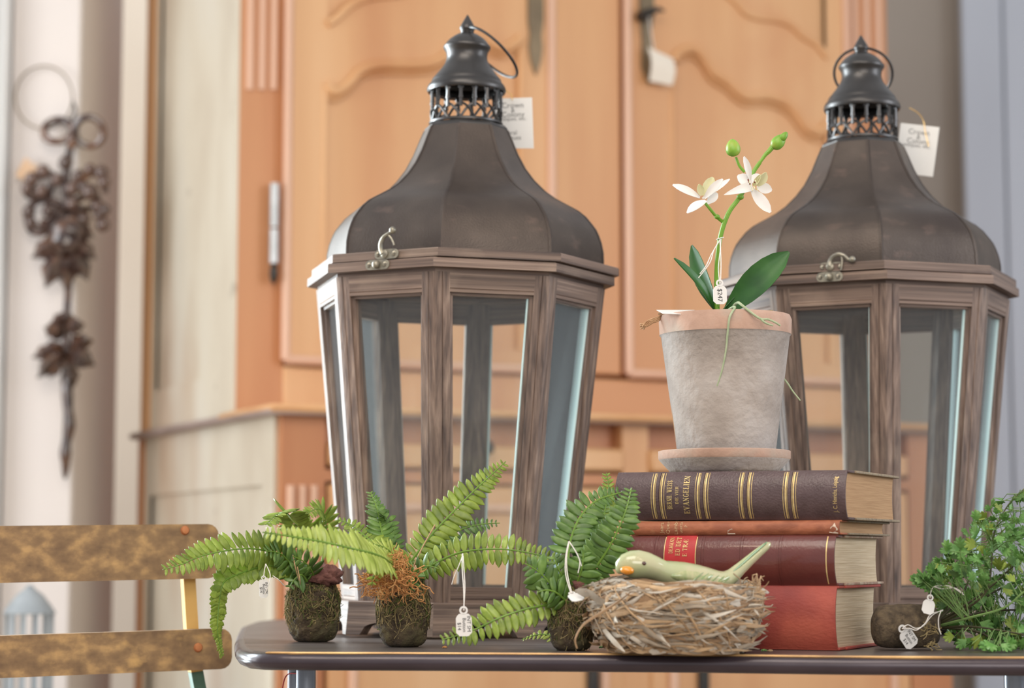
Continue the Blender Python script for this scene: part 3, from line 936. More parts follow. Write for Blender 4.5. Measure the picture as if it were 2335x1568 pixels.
for (x, y) in ((-.31, 3.15), (.9, 3.15), (.93, 2.35)):
    MB().tube([(x - c0.x, y - c0.y, 0), (x - c0.x, y - c0.y, TZ - .018)], .011, 12).build('leg', M_leg, tb)
rc = thing('thread', 'red thread looped round the left steel table leg', 'thread', P(674, 1540, 2.30))
MB().tube(spline([P(x, y, D) - rc.location for x, y, D in ((690, 1536, 2.29), (672, 1535, 2.30), (658, 1536, 2.31), (648, 1550, 2.31), (642, 1590, 2.31), (650, 1620, 2.31))], 5), .0007, 5).build('strand', M_redcord, rc)

# ================================================================ the two big lanterns
R0, R1, ZB0, ZB1 = .146, .187, .041, .435
C8, S8, T8 = math.cos(PI / 8), math.sin(PI / 8), math.tan(PI / 8)


def RB(z):
    return R0 + (R1 - R0) * (z - ZB0) / (ZB1 - ZB0)


def loft(sections):                             # list of equal rings of points
    n = len(sections[0])
    vs = [p for s in sections for p in s]
    fs = []
    for i in range(len(sections) - 1):
        for j in range(n):
            a, b = i * n + j, i * n + (j + 1) % n
            fs.append((a, b, b + n, a + n))
    fs += [tuple(reversed(range(n))), tuple((len(sections) - 1) * n + j for j in range(n))]
    return MB().add(vs, fs)


def post_sec(z):
    R = RB(z)
    w_, d = .0185, .016
    c = V((0, -R, z))
    tL, nL = V((-C8, S8, 0)), V((S8, C8, 0))
    tR, nR = V((C8, S8, 0)), V((-S8, C8, 0))
    L_ = [c + tL * .0005, c + tL * .0085, c + tL * .0092 + nL * .0011, c + tL * .0099, c + tL * w_, c + tL * w_ + nL * .004, c + tL * (w_ + .0045) + nL * .005, c + tL * (w_ + .0045) + nL * d]
    R_ = [c + tR * .0005, c + tR * .0085, c + tR * .0092 + nR * .0011, c + tR * .0099, c + tR * w_, c + tR * w_ + nR * .004, c + tR * (w_ + .0045) + nR * .005, c + tR * (w_ + .0045) + nR * d]
    return L_ + [V((0, -R + .028, z))] + list(reversed(R_))


def facet_bar(z0, z1, d, inset, groove=True, R=RB, dout=0.0):
    """a level board between two posts, in the frame of a facet that faces -Y"""
    zs = [z0, z0 + .0035, z0 + .0042, z0 + .0049, z1] if groove else [z0, z1]
    dd = [0, 0, .001, 0, 0] if groove else [0, 0]
    secs = []
    for s in (-1, 1):
        ring_ = []
        for z, g in zip(zs, dd):
            ap = R(z) * C8 - dout
            ring_.append(V((s * (ap * T8 - inset), -ap + g, z)))
        for z in (z1, z0):
            ap = R(z) * C8 - dout
            ring_.append(V((s * (ap * T8 - inset - .002), -ap + d, z)))
        secs.append(ring_)
    return loft(secs)


def rim_board(z0, z1, R, d):
    ap = R * C8
    hx, hi = ap * T8, (ap - d) * T8
    vs = []
    for s in (-1, 1):
        vs += [(s * hx, -ap, z0), (s * hx, -ap, z1 - .0012), (s * (hx - .0008), -ap + .0012, z1), (s * hi, -ap + d, z1), (s * hi, -ap + d, z0)]
    return loft([[V(v) for v in vs[:5]], [V(v) for v in vs[5:]]])


ROOF = [(.4625, .1795), (.470, .1795), (.482, .179), (.494, .1765), (.5040, .173), (.5115, .1695), (.5188, .1640), (.528, .1565), (.5359, .147), (.5410, .138), (.5460, .1285), (.553, .116), (.5621, .1035), (.576, .0895), (.5912, .0780), (.610, .0680), (.6296, .0600), (.6400, .0555), (.6416, .0548)]


def roof_panel():
    nst = 3
    outer, inner = [], []
    vs, fs = [], []
    for d in (0, .0015):
        for z, R in ROOF:
            ap = R * C8 - d
            hw = ap * T8
            for j in range(nst + 1):
                x = -hw + 2 * hw * j / nst
                vs.append((x, -ap, z))
    nr = len(ROOF)
    off_ = nr * (nst + 1)
    for i in range(nr - 1):
        for j in range(nst):
            a = i * (nst + 1) + j
            fs.append((a, a + 1, a + nst + 2, a + nst + 1))
            a += off_
            fs.append((a + 1, a, a + nst + 1, a + nst + 2))
    for i in range(nr - 1):
        for j in (0, nst):
            a = i * (nst + 1) + j
            fs.append((a, a + nst + 1, a + nst + 1 + off_, a + off_))
    for i in (0, nr - 1):
        for j in range(nst):
            a = i * (nst + 1) + j
            fs.append((a, a + 1, a + 1 + off_, a + off_))
    return MB().add(vs, fs)


def seam():                                     # folded seam that covers the joint of two panels
    secs = []
    for z, R in ROOF:
        c = V((0, -R - .0006, z))
        secs.append([c + V((-.0035 * C8, .0035 * S8, 0)), c, c + V((.0024 * C8, .0024 * S8, 0)), c + V((0, .004, 0))])
    return loft(secs)


def plinth_board():
    z0, z1 = 0.0005, .034
    R = lambda z: .163 - .003 * (z / .034)
    n = 12
    ap0 = .163 * C8
    hx = ap0 * T8
    fw = .020
    xs = [-hx, -hx + fw] + [-hx + fw + (2 * hx - 2 * fw) * i / n for i in range(1, n)] + [hx - fw, hx]
    lo = []
    for x in xs:
        u = (abs(x) - 0) / (hx - fw)
        lo.append(z0 if u >= .999 else z0 + .0155 * min(1, (1 - u ** 3.2) ** .5))
    vs, fs = [], []
    m = len(xs)
    for d in (0, .012):
        for x, z in zip(xs, lo):
            ap = R(z) * C8 - d
            vs.append((x * ap / ap0, -ap, z))
        for x in xs:
            ap = R(z1) * C8 - d
            vs.append((x * ap / ap0, -ap, z1))
    for i in range(m - 1):
        fs += [(i, i + 1, m + i + 1, m + i), (2 * m + i + 1, 2 * m + i, 3 * m + i, 3 * m + i + 1), (i + 1, i, 2 * m + i, 2 * m + i + 1), (m + i, m + i + 1, 3 * m + i + 1, 3 * m + i)]
    fs += [(0, m, 3 * m, 2 * m), (m - 1, 3 * m - 1, 4 * m - 1, 2 * m - 1)]
    return MB().add(vs, fs)


CAP = [(.0445, .6955), (.0500, .6912), (.0512, .6935), (.0508, .6968), (.0490, .7003), (.0484, .7012), (.0462, .7035), (.0456, .7050), (.0450, .7068), (.0436, .7092), (.0394, .7142), (.0345, .7205), (.0312, .7248), (.0287, .7290), (.0270, .7335), (.0262, .7378), (.0266, .7420), (.0276, .7452), (.0296, .7478), (.0304, .7495), (.0306, .7512), (.0300, .7528), (.0285, .7540), (.0262, .7575), (.0228, .7612), (.0180, .7648), (.0130, .7678), (.0085, .7696)]
FIN = [(.0075, .7690), (.0086, .7712), (.0090, .7740), (.0102, .7752), (.0100, .7772), (.0086, .7802), (.0062, .7845), (.0036, .7890), (.0016, .7925), (.0003, .7942)]


def gallery():
    g = MB()
    g.lathe([(.0455, .6485), (.0478, .6490), (.0478, .6515), (.0455, .6525), (.0435, .6515), (.0435, .6490), (.0455, .6485)], 32)
    g.lathe([(.0430, .6925), (.0462, .6925), (.0462, .6990), (.0430, .6990), (.0430, .6925)], 32)
    n = 16
    for i in range(n):
        for sgn in (-1, 1):
            pts = []
            for k in range(7):
                t = k / 6
                a = 2 * PI * (i + sgn * (.08 + .95 * t ** .75)) / n
                r = .0446 + (.0006 if sgn > 0 else -.0006)
                pts.append((r * math.sin(a), -r * math.cos(a), .6695 - .0185 * t ** 1.15))
            g.tube(pts, .0017, 5)
    return g


def gallery_column():
    g = MB()
    r = .0446
    g.tube([(0, -r, .6655), (0, -r, .6755), (0, -r, .677), (0, -r, .684), (0, -r, .6935)], [.0026, .0021, .0028, .0024, .0030], 6)
    g.tube([(0, -r, .676), (0, -r, .678)], .0032, 6)
    g.tube([(-.0028, -r, .6945), (-.0022, -r, .689), (0, -r, .6885), (.0022, -r, .689), (.0028, -r, .6945)], .0016, 5)
    return g


def stadium(hw, hh, y0, y1, n=8):
    poly = []
    for k in range(n + 1):
        a = -PI / 2 + PI * k / n
        poly.append((hw - hh + hh * math.cos(a), hh * math.sin(a)))
    for k in range(n + 1):
        a = PI / 2 + PI * k / n
        poly.append((-(hw - hh) + hh * math.cos(a), hh * math.sin(a)))
    return MB().prism(poly, y0, y1)


def screw_mesh():
    m = MB().lathe([(0, -.0016), (.0018, -.0014), (.0032, -.0007), (.0034, .0003)], 14)
    m.box(-.0019, .0019, -.00035, .00035, -.0018, -.001, mi=1).box(-.00035, .00035, -.0019, .0019, -.0018, -.001, mi=1)
    return m


def lerp(a, b, t):
    return a + (b - a) * t


_lm = {}


def lantern(label, cx, D, aB, hook_up, ring_pts, lean, liddx):
    b = V(((cx - 1167.5) / F * D / 1.008, D, TZ + abs(math.sin(rad(lean))) * .165))
    root = thing('lantern', label, 'lantern', b, (0, rad(lean), rad(aB)), 'large wooden lanterns on the table')
    if not _lm:
        _lm['post'] = loft([post_sec(z) for z in (ZB0, .14, .24, .34, ZB1)]).mesh('post', M_woodz, True, 25)
        _lm['top'] = facet_bar(.411, ZB1, .014, .0185).mesh('top_rail', M_woodx, True, 25)
        _lm['bot'] = facet_bar(ZB0, .0595, .014, .0185).mesh('bottom_rail', M_woodx, True, 25)
        _lm['tin'] = facet_bar(.4075, .411, .010, .020, False, RB, .004).mesh('bead', M_woodx, True, 25)
        _lm['glass'] = facet_bar(.055, .4135, .0018, .012, False, RB, .0095).mesh('glass_pane', M_glass, False)
        ap_ = lambda z: RB(z) * C8
        ed = []
        for z in (.058, .411):
            hx = ap_(z) * T8 - .0232
            ed.append([V((hx - .0012, -ap_(z) + .0072, z)), V((hx, -ap_(z) + .0072, z)), V((hx, -ap_(z) + .0118, z)), V((hx - .0012, -ap_(z) + .0118, z))])
        _lm['edge'] = loft(ed).mesh('edge_glint', M_edgeglint, False)  # thin strip carrying the painted glint at one side of a pane
        _lm['brim'] = rim_board(.4395, .4508, .199, .048).mesh('rim_board', M_woodx, True, 25)
        _lm['lrim'] = rim_board(.4520, .4625, .199, .052).mesh('lid_board', M_woodx, True, 25)
        _lm['neck'] = facet_bar(ZB1, .4395, .02, .0, False, lambda z: .185).mesh('neck_board', M_woodx, True, 25)
        _lm['roof'] = roof_panel().mesh('roof_panel', M_roof, True, 35)
        _lm['seam'] = seam().mesh('roof_seam', M_roof, True, 35)
        _lm['pl'] = plinth_board().mesh('plinth_board', M_woodx, True, 25)
        _lm['plm'] = rim_board(.034, ZB0, .160, .03).mesh('plinth_moulding', M_woodx, True, 25)
        _lm['gal'] = gallery().mesh('pierced_gallery', M_black)
        _lm['col'] = gallery_column().mesh('gallery_column', M_black)
        _lm['cap'] = MB().lathe(CAP, 40).lathe([(.0498, .6914), (.0440, .6950), (.0420, .6950)], 40).mesh('cap', M_black, True, 50)
        _lm['fin'] = MB().lathe(FIN, 20).mesh('finial', M_black, True, 60)
        _lm['top_ring'] = MB().lathe([(.0535, .6400), (.0540, .6440), (.0500, .6480), (.0470, .6486), (.030, .6486)], 8, ph=0).mesh('roof_collar', M_black, False)
        _lm['floor'] = MB().lathe([(.0005, .046), (RB(.05) - .018, .046), (RB(.05) - .018, .040), (.0005, .040)], 8).mesh('base_board', M_woodx, False)
    lid = V((liddx * math.cos(rad(aB)), -liddx * math.sin(rad(aB)), 0))
    for k in range(8):
        rk, rf = (0, 0, k * PI / 4), (0, 0, (k + .5) * PI / 4)
        put('post', _lm['post'], root, rot=rk)
        tr_ = put('top_rail', _lm['top'], root, rot=rf)
        put('bead', _lm['tin'], tr_)
        put('bottom_rail', _lm['bot'], root, rot=rf)
        gp = put('glass_pane', _lm['glass'], root, rot=rf)
        put('edge_glint', _lm['edge'], gp)
        put('rim_board', _lm['brim'], root, rot=rf)
        put('lid_board', _lm['lrim'], root, rot=rf, loc=lid)
        put('neck_board', _lm['neck'], root, rot=rf)
        put('roof_panel', _lm['roof'], root, rot=rf, loc=lid)
        put('roof_seam', _lm['seam'], root, rot=rk, loc=lid)
        put('plinth_board', _lm['pl'], root, rot=rf)
        put('plinth_moulding', _lm['plm'], root, rot=rf)
    put('base_board', _lm['floor'], root)
    put('roof_collar', _lm['top_ring'], root, loc=lid)
    g = put('pierced_gallery', _lm['gal'], root, loc=lid)
    for k in range(16):
        put('gallery_column', _lm['col'], g, rot=(0, 0, 2 * PI * k / 16))
    put('cap', _lm['cap'], root, loc=lid)
    put('finial', _lm['fin'], root, loc=lid)
    MB().tube(ring_pts, .0019, 8).build('ring_handle', M_black, root, loc=lid)
    # clasp on the facet left of the front corner
    fr = Matrix.Rotation(-PI / 8, 4, 'Z')
    ap = .199 * C8
    q = thing('clasp', None, None)
    q.parent = root
    q.matrix_local = fr
    lx, bx = (.010, -.003) if hook_up else (.006, .003)
    up = stadium(.0172, .0059, -ap - .0013, -ap + .0002).build('lid_plate', M_brass, q, loc=(lx, 0, .4575))
    lo = stadium(.0172, .0059, -ap - .0013, -ap + .0002).build('catch_plate', M_brass, q, loc=(bx, 0, .4452))
    sm = _lm.setdefault('screw', screw_mesh().mesh('screw', [M_brass, M_blackiron]))
    for x, z in ((lx - .0115, .4575), (lx + .0115, .4575), (bx - .0115, .4452), (bx + .0115, .4452)):
        put('screw', sm, q, loc=(x, -ap - .0012, z), rot=(-PI / 2, 0, .6))
    MB().blob((bx, -ap - .004, .4452), (.0050, .0050, .0052), 14, 10).build('catch_knob', M_brass, q)
    MB().tube([(lx - .002, -ap - .001, .4575), (lx - .002, -ap - .0035, .4575), (lx - .002, -ap - .005, .4575)], [.0054, .005, .0024], 12).build('pivot', M_brass, q)
    y = -ap - .0035
    h = MB()
    if hook_up:
        arc = [(lx - .004, .4575), (lx - .0068, .464), (lx - .0066, .471), (lx - .003, .4775), (lx + .003, .481), (lx + .009, .4845)]
        prong = [(lx + .003, .4805), (lx + .008, .476), (lx + .0115, .470), (lx + .0125, .467)]
    else:
        arc = [(lx - .002, .4585), (lx - .0015, .4645), (lx + .003, .470), (lx + .010, .4725), (lx + .017, .470), (lx + .022, .4655), (lx + .0262, .4640)]
        prong = [(lx + .013, .4705), (lx + .0138, .465), (lx + .0135, .459), (lx + .0125, .4525)]
    a_ = spline([(x, y, z) for x, z in arc], 4)
    h.tube(a_, [lerp(.0032, .0022, i / (len(a_) - 1)) for i in range(len(a_))], 8)
    h.tube(spline([(x, y, z) for x, z in prong], 4), .0014, 6)
    h.blob((arc[-1][0] + .001, y, arc[-1][1] + .001), .0044, 12, 8)
    h.build('hook', M_brass, q)
    return root


def circle(c, r, ax, ay, a0, a1, n=28):
    return [V(c) + V(ax) * (r * math.cos(rad(lerp(a0, a1, i / n)))) + V(ay) * (r * math.sin(rad(lerp(a0, a1, i / n)))) for i in range(n + 1)]


# ring through the neck below the finial, hanging at the back of the cap
def bail(azim, tilt, r=.037):
    d = V((math.sin(azim), math.cos(azim), 0))           # level direction in which it hangs
    s = V((math.cos(azim), -math.sin(azim), 0))
    dn = (d * math.sin(tilt) + V((0, 0, -math.cos(tilt)))).normalized()
    c = V((0, 0, .7765)) + dn * r
    return circle(c, r, s, dn, 0, 360, 40)


lantern('dark wooden octagonal lantern at left with its hook raised above the clasp', 1036, 2.73, -7.6, True, bail(rad(68), rad(48), .044), .7, .0055)
lantern('dark wooden octagonal lantern behind the books with its hook clasp closed', 1991, 2.83, -2.5, False, bail(rad(12), rad(42), .039), 0, -.0035)

# ================================================================ books
BA = rad(25)
BS, BE = V((math.cos(BA), -math.sin(BA), 0)), V((math.sin(BA), math.cos(BA), 0))
BC = P(1934, 1140, 2.25)                         # lower right spine corner of the stack


def book(label, px0, px1, z0, Tk, W, mats, bulge, shift=0.0, tilt=0.0, board=.0028, boardx=.005, bands=(), golds=(), page=M_page1, bmat=None):
    def along(px):
        r = ray(px, 1200)
        s = r.x / r.y
        return (s * BC.y - BC.x) / (BS.x - s * BS.y)
    l0, l1 = along(px0), along(px1)
    L_ = l1 - l0
    o = V((BC.x, BC.y, 0)) + BS * l0 + BE * shift
    root = thing('book', label, 'book', (o.x, o.y, z0), (0, tilt, -BA), 'old books stacked under the orchid')

    def sy(z, d=0.0):                            # spine surface at height z
        u = 2 * z / Tk - 1
        return -bulge * max(0.0, 1 - abs(u) ** 2.3) - d
    n = 14

    def shell(x0, x1, d0, d1, za=0.0, zb=None):
        zb = Tk if zb is None else zb
        secs = []
        for x in (x0, x1):
            ring_ = []
            for i in range(n + 1):
                z = lerp(za, zb, i / n)
                ring_.append(V((x, sy(z, d0), z)))
            for i in range(n, -1, -1):
                z = lerp(za, zb, i / n)
                ring_.append(V((x, sy(z, d1), z)))
            secs.append(ring_)
        return loft(secs)
    spine = shell(0, L_, 0, -.0022).build('spine', mats, root, sharp=50)
    spx = []
    for za, zb in ((0, board), (Tk - board, Tk)):
        b_ = MB().box(.0, L_ + .002, -.0005, .02, za, zb, .0006)
        b_.build('leather_hinge', mats, root)
        MB().box(.001, L_ + .004, .02, W, za, zb, .0006).build('cover', bmat or M_board, root)
    pg = MB()
    m = 8
    secs = []
    for x in (.003, L_ - .002):
        ring_ = []
        for i in range(m + 1):
            z = lerp(board, Tk - board, i / m)
            ring_.append(V((x, .002 + sy(z) * .8, z)))
        for i in range(m, -1, -1):
            z = lerp(board, Tk - board, i / m)
            ring_.append(V((x, W - .005 - .006 * (1 - (2 * z / Tk - 1) ** 2), z)))
        secs.append(ring_)
    loft(secs).build('pages', page, root, sharp=50)
    for f in bands:
        x = along(f) - l0
        shell(x - .0016, x + .0016, .0013, -.0005, .001, Tk - .001).build('raised_band', mats, spine)
    for f, wd in golds:
        x = along(f) - l0
        shell(x - wd / 2, x + wd / 2, .00035, -.0003, .0015, Tk - .0015).build('gold_line', M_gilt, spine)
    return root, spine, sy, along, l0


def spine_text(body, px, zc, h, bk, length=None, name='lettering', serif=True, d=.0006, mt=None):
    root, spine, sy, along, l0 = bk
    vs, fs = serif_geo(body, h, length) if serif else text_geo(body, h)
    if not serif and length:
        ex_ = max(v.x for v in vs) - min(v.x for v in vs)
        vs = [V((v.x * length / ex_, v.y, 0)) for v in vs]
    x0 = along(px) - l0
    out_ = [(x0 - v.y, sy(zc + v.x, d), zc + v.x) for v in vs]
    return MB().add(out_, fs).build(name, mt or M_gilt, spine, smooth=False)


M_tooled = M('faded_gilt', [(206, 170, 130)], rough=.5)
Z4, Z3, Z2, Z1 = TZ + .0005, TZ + .0675, TZ + .1205, TZ + .1374
b4 = book('thick plain red cloth book at the bottom of the book stack', 1394, 1907, Z4, .0668, .155, M_bk4, .009, shift=.0, page=M_page2, bmat=M_bk4)
b3 = book('maroon leather book with a red title label, third from the top of the stack', 1425, 1907, Z3, .0528, .168, M_bk3, .010, page=M_page2, bmat=M_boardw, bands=(), golds=((1889, .0012), (1521, .0009), (1592, .0009)))
b2 = book('thin tan leather book with a torn spine under the brown book', 1440, 1916, Z2, .0153, .182, M_bk2, .004, page=M_page1, board=.002)
b1 = book('dark brown leather book with gold bands on top of the stack', 1410, 1934, Z1, .0520, .194, M_bk1, .010, tilt=rad(.35),
          bands=(1507, 1607, 1706, 1807),
          golds=[(p + q, w_) for p in (1507, 1607, 1706, 1807) for q, w_ in ((-14.5, .00055), (-9, .0015), (-5.5, .0005), (5.5, .0005), (9, .0015), (14.5, .00055))])
Q1 = lambda py: (1192 - py) / 112 * .052
Q3 = lambda py: (1342 - py) / 114 * .0528
spine_text('BERNH. WEISS', 1534, Q1(1134), .0056, b1, .0310)
spine_text('DIE VIER', 1551, Q1(1135), .0034, b1, .0186)
spine_text('EVANGELIEN', 1572, Q1(1134), .0064, b1, .0405)
spine_text('J. C. Hinrichs, Leipzig', 1911, Q1(1135), .0066, b1, .0375, serif=False)
# the label of the maroon book
root, spine, sy, along, l0 = b3
xa, xb = along(1522) - l0, along(1591) - l0
nn_ = 14
lab = loft([[V((x, sy(.0528 * i / nn_, .0003), .0528 * i / nn_)) for i in range(nn_ + 1)] + [V((x, sy(.0528 * i / nn_, -.0004), .0528 * i / nn_)) for i in range(nn_, -1, -1)] for x in (xa, xb)])
lab.build('title_label', M_redlabel, spine)
spine_text('DEMANN', 1536, Q3(1251), .0045, b3, .0172, d=.0009)
spine_text('ED DET', 1552, Q3(1253), .0052, b3, .0200, d=.0009)
spine_text('E TRÆ', 1568, Q3(1257), .0052, b3, .0182, d=.0009)
for p in (1500, 1606, 1694, 1782):
    for q in (-3, 3):
        x = along(p + q) - l0
        loft([[V((xx, sy(.0528 * i / 12, .0007), .0528 * i / 12)) for i in range(13)] + [V((xx, sy(.0528 * i / 12, -.0003), .0528 * i / 12)) for i in range(12, -1, -1)] for xx in (x - .0006, x + .0006)]).build('blind_line', M_bk3, spine)
for px, t in ((1512, 'Jaars'), (1526, 'Quer'), (1544, 'Lamb:'), (1556, 'usetta'), (1568, 'P')):
    spine_text(t, px, .0082 if t != 'P' else .0095, .0062 if px < 1550 else .0050, b2, serif=False, mt=M_tooled)
root, spine, sy, along, l0 = b2
for (p0, p1, zz) in ((1892, 1913, .0085),):
    x0, x1 = along(p0) - l0, along(p1) - l0
    pts = [V((lerp(x0, x1, u), 0, z)) for u, z in ((0, .002), (.35, .0015), (.95, .001), (1, .006), (.8, .0085), (.62, .0125), (.45, .0095), (.2, .0075))]
    MB().add([(p.x, sy(p.z, .0004), p.z) for p in pts], [tuple(range(len(pts)))]).build('torn_patch', M_spot, spine, smooth=False)
for (p0, p1) in ((1660, 1672),):
    x0, x1 = along(p0) - l0, along(p1) - l0
    MB().add([(x0, sy(.001, .0004), .001), (x1 + .003, sy(.001, .0004), .001), (x1, sy(.007, .0004), .007), (x0 + .001, sy(.005, .0004), .005)], [(0, 1, 2, 3)]).build('torn_patch', M_spot, spine, smooth=False)

# ================================================================ saucer, pot and orchid
ZT = Z1 + .0520
PD = 2.385
pc = P(1651, 1000, PD)
pc.z = ZT
kp = PD / F
sa = thing('plant_saucer', 'weathered terracotta saucer on the brown leather book', 'saucer', pc)
sz = P(1651, 1029, PD).z - ZT
Rs = 150 * kp
MB().lathe([(.0005, 0), (Rs * .80, 0), (Rs * .84, .003), (Rs * .985, sz - .010), (Rs * 1.0, sz - .008), (Rs, sz), (Rs * .96, sz + .0005), (Rs * .93, sz - .004), (Rs * .78, .006), (.0005, .006)], 48).build('bowl', M_clay, sa, sharp=50)
MB().lathe([(Rs * .988, sz - .0095), (Rs * 1.004, sz - .008), (Rs * 1.004, sz), (Rs * .96, sz + .0008)], 48).build('rim', M_clay_rim, sa)
zp = ZT + .0065
po = thing('potted_orchid', 'white artificial orchid in a weathered terracotta pot above the books', 'plant', V((pc.x + 5 * kp, pc.y, zp)))
PO = po.location
Ht = P(1660, 722, PD).z - zp
Rt, Rb = 153.5 * kp, 108 * kp
MB().lathe([(.0005, 0), (Rb - .002, 0), (Rb, .002), (lerp(Rb, Rt, .3), Ht * .32), (lerp(Rb, Rt, .62), Ht * .63), (lerp(Rb, Rt, .9) - .001, Ht * .865), (lerp(Rb, Rt, .9) + .0006, Ht * .875), (Rt - .0012, Ht - .004), (Rt - .003, Ht), (Rt - .007, Ht), (Rt - .010, Ht - .01), (lerp(Rb, Rt, .8) - .010, Ht * .85), (.0005, Ht * .85)], 56).build('pot', M_clay, po, sharp=40)
MB().lathe([(lerp(Rb, Rt, .9) + .0008, Ht * .876), (Rt - .0008, Ht - .004), (Rt - .0026, Ht + .0004), (Rt - .007, Ht + .0003)], 56).build('rim', M_clay_rim, po)
mo = MB()
for i in range(90):
    a, r = random.uniform(0, 2 * PI), random.uniform(0, Rt - .014)
    c = V((r * math.cos(a), r * math.sin(a), Ht * .86 + .004 + .008 * random.random()))
    if r > .03 and i % 3 == 0:
        c.z = Ht - .002
    mo.tube(spline([c + V((random.uniform(-.012, .012), random.uniform(-.012, .012), random.uniform(-.002, .004))) for _ in range(4)], 3), .0007, 4)
tag(mo.build('moss', M_moss, po), kind='stuff')
OD = PD


def O(px, py, dy=0.0):
    return P(px, py, OD + dy) - PO


def otube(name, pts, r0, r1, mt, parent=po, n=8, seg=5):
    sp = spline(pts, seg)
    return MB().tube(sp, [lerp(r0, r1, i / (len(sp) - 1)) for i in range(len(sp))], n).build(name, mt, parent)


st_ = otube('stem', [O(1636, 735), O(1635, 690), O(1634, 640), O(1637, 580, -.004), O(1645, 530, -.006), O(1662, 484, -.006), O(1685, 452, -.004), O(1704, 420), O(1718, 392, .006), O(1733, 370, .006)], .0030, .0022, M_stem)
otube('branch', [O(1650, 507, -.004), O(1641, 500, -.006), O(1632, 492, -.01), O(1622, 480, -.014), O(1608, 463, -.016)], .0022, .0016, M_stem, st_)
MB().blob(O(1635, 494, -.01), (.0033, .003, .0028), 10, 7).build('node', M_stem, st_)
MB().blob(O(1688, 449, -.005), (.0042, .0036, .0034), 10, 7).build('node', M_stem, st_)
otube('branch', [O(1698, 392, .004), O(1686, 378, .004), O(1678, 358, .004)], .0017, .0015, M_stem, st_)
otube('branch', [O(1733, 370, .006), O(1745, 353, .006), O(1754, 344, .006), O(1766, 329, .006)], .0017, .0030, M_stem, st_)


def egg(name, px, py, rx, rz, ang_, mt, parent=po, pinch=.35, dy=0.0):
    vs = MB()
    k = kp
    c = O(px, py, dy)
    R_ = Matrix.Rotation(ang_, 3, 'Y')
    nu, nv = 18, 12
    V_, F_ = [], []
    for i in range(nv + 1):
        th = PI * i / nv
        for j in range(nu):
            a = 2 * PI * j / nu
            zz = math.cos(th)
            rr_ = math.sin(th) * (1 - pinch * .5 * (zz + .2)) * (1 + .03 * math.cos(3 * a))
            V_.append(R_ @ V((rr_ * math.cos(a) * rx * k, rr_ * math.sin(a) * rx * k, zz * rz * k)) + c)
    for i in range(nv):
        for j in range(nu):
            a, b = i * nu + j, i * nu + (j + 1) % nu
            F_.append((a, a + nu, b + nu, b))
    return vs.add(V_, F_).build(name, mt, parent)


egg('bud', 1671, 337, 17.5, 20.5, rad(-3), M_bud)
b_ = egg('bud', 1775, 323, 15.5, 21, rad(42), M_bud, dy=.006)
egg('bud_tip', 1787, 311, 8.5, 13, rad(38), M_stem, b_, dy=.002)


def petal_mesh(a, b, wd, cup=.12, lift=(0, -1, 0), prof=(.28, .62, .88, 1, .95, .72, .2), thick=.0005, twist=0.0):
    a, b = V(a), V(b)
    L_ = b - a
    t = L_.normalized()
    nrm = V(lift)
    nrm = (nrm - t * nrm.dot(t)).normalized()
    s = t.cross(nrm)
    if twist:
        q_ = Matrix.Rotation(twist, 3, t)
        nrm, s = q_ @ nrm, q_ @ s
    n, m = len(prof), 5
    vs, fs = [], []
    for lay in (0, 1):
        for i in range(n):
            u = i / (n - 1)
            for j in range(m):
                v = -1 + 2 * j / (m - 1)
                p = a + L_ * u + s * (v * wd / 2 * prof[i]) + nrm * (cup * wd * (v * v - .4) * prof[i] + L_.length * .10 * math.sin(PI * u) * (1 if cup > 0 else -1) * .6)
                vs.append(p - nrm * thick * lay)
    o_ = n * m
    for i in range(n - 1):
        for j in range(m - 1):
            q = i * m + j
            fs += [(q, q + 1, q + m + 1, q + m), (o_ + q + 1, o_ + q, o_ + q + m, o_ + q + m + 1)]
    for i in range(n - 1):
        for j in (0, m - 1):
            q = i * m + j
            fs.append((q, q + m, o_ + q + m, o_ + q))
    for i in (0, n - 1):
        for j in range(m - 1):
            q = i * m + j
            fs.append((q, q + 1, o_ + q + 1, o_ + q))
    return MB().add(vs, fs)


fl1 = thing('flower', None, None)
fl1.parent = po
for (a, b, wd, dy0, dy1, cup, tw, mt, nm) in [
        ((1596, 450), (1534, 421), 19, -.018, -.022, .12, .3, M_petal, 'petal'),
        ((1610, 457), (1567, 485), 22, -.020, -.040, .15, .5, M_petal, 'petal'),
        ((1602, 452), (1664, 408), 13, -.012, .004, .15, 0, M_petal, 'petal'),
        ((1606, 452), (1648, 408), 19, -.018, -.030, .15, -.3, M_petal, 'petal'),
        ((1612, 464), (1636, 440), 20, -.010, -.004, .1, .1, M_petal, 'petal'),
        ((1604, 446), (1626, 404), 27, -.018, -.022, .2, .1, M_lip, 'lip'),
        ((1600, 446), (1594, 420), 17, -.022, -.028, .3, 0, M_lip, 'lip')]:
    petal_mesh(O(*a, dy0), O(*b, dy1), wd * kp, cup, twist=tw).build(nm, mt, fl1)
fl2 = thing('flower', None, None)
fl2.parent = po
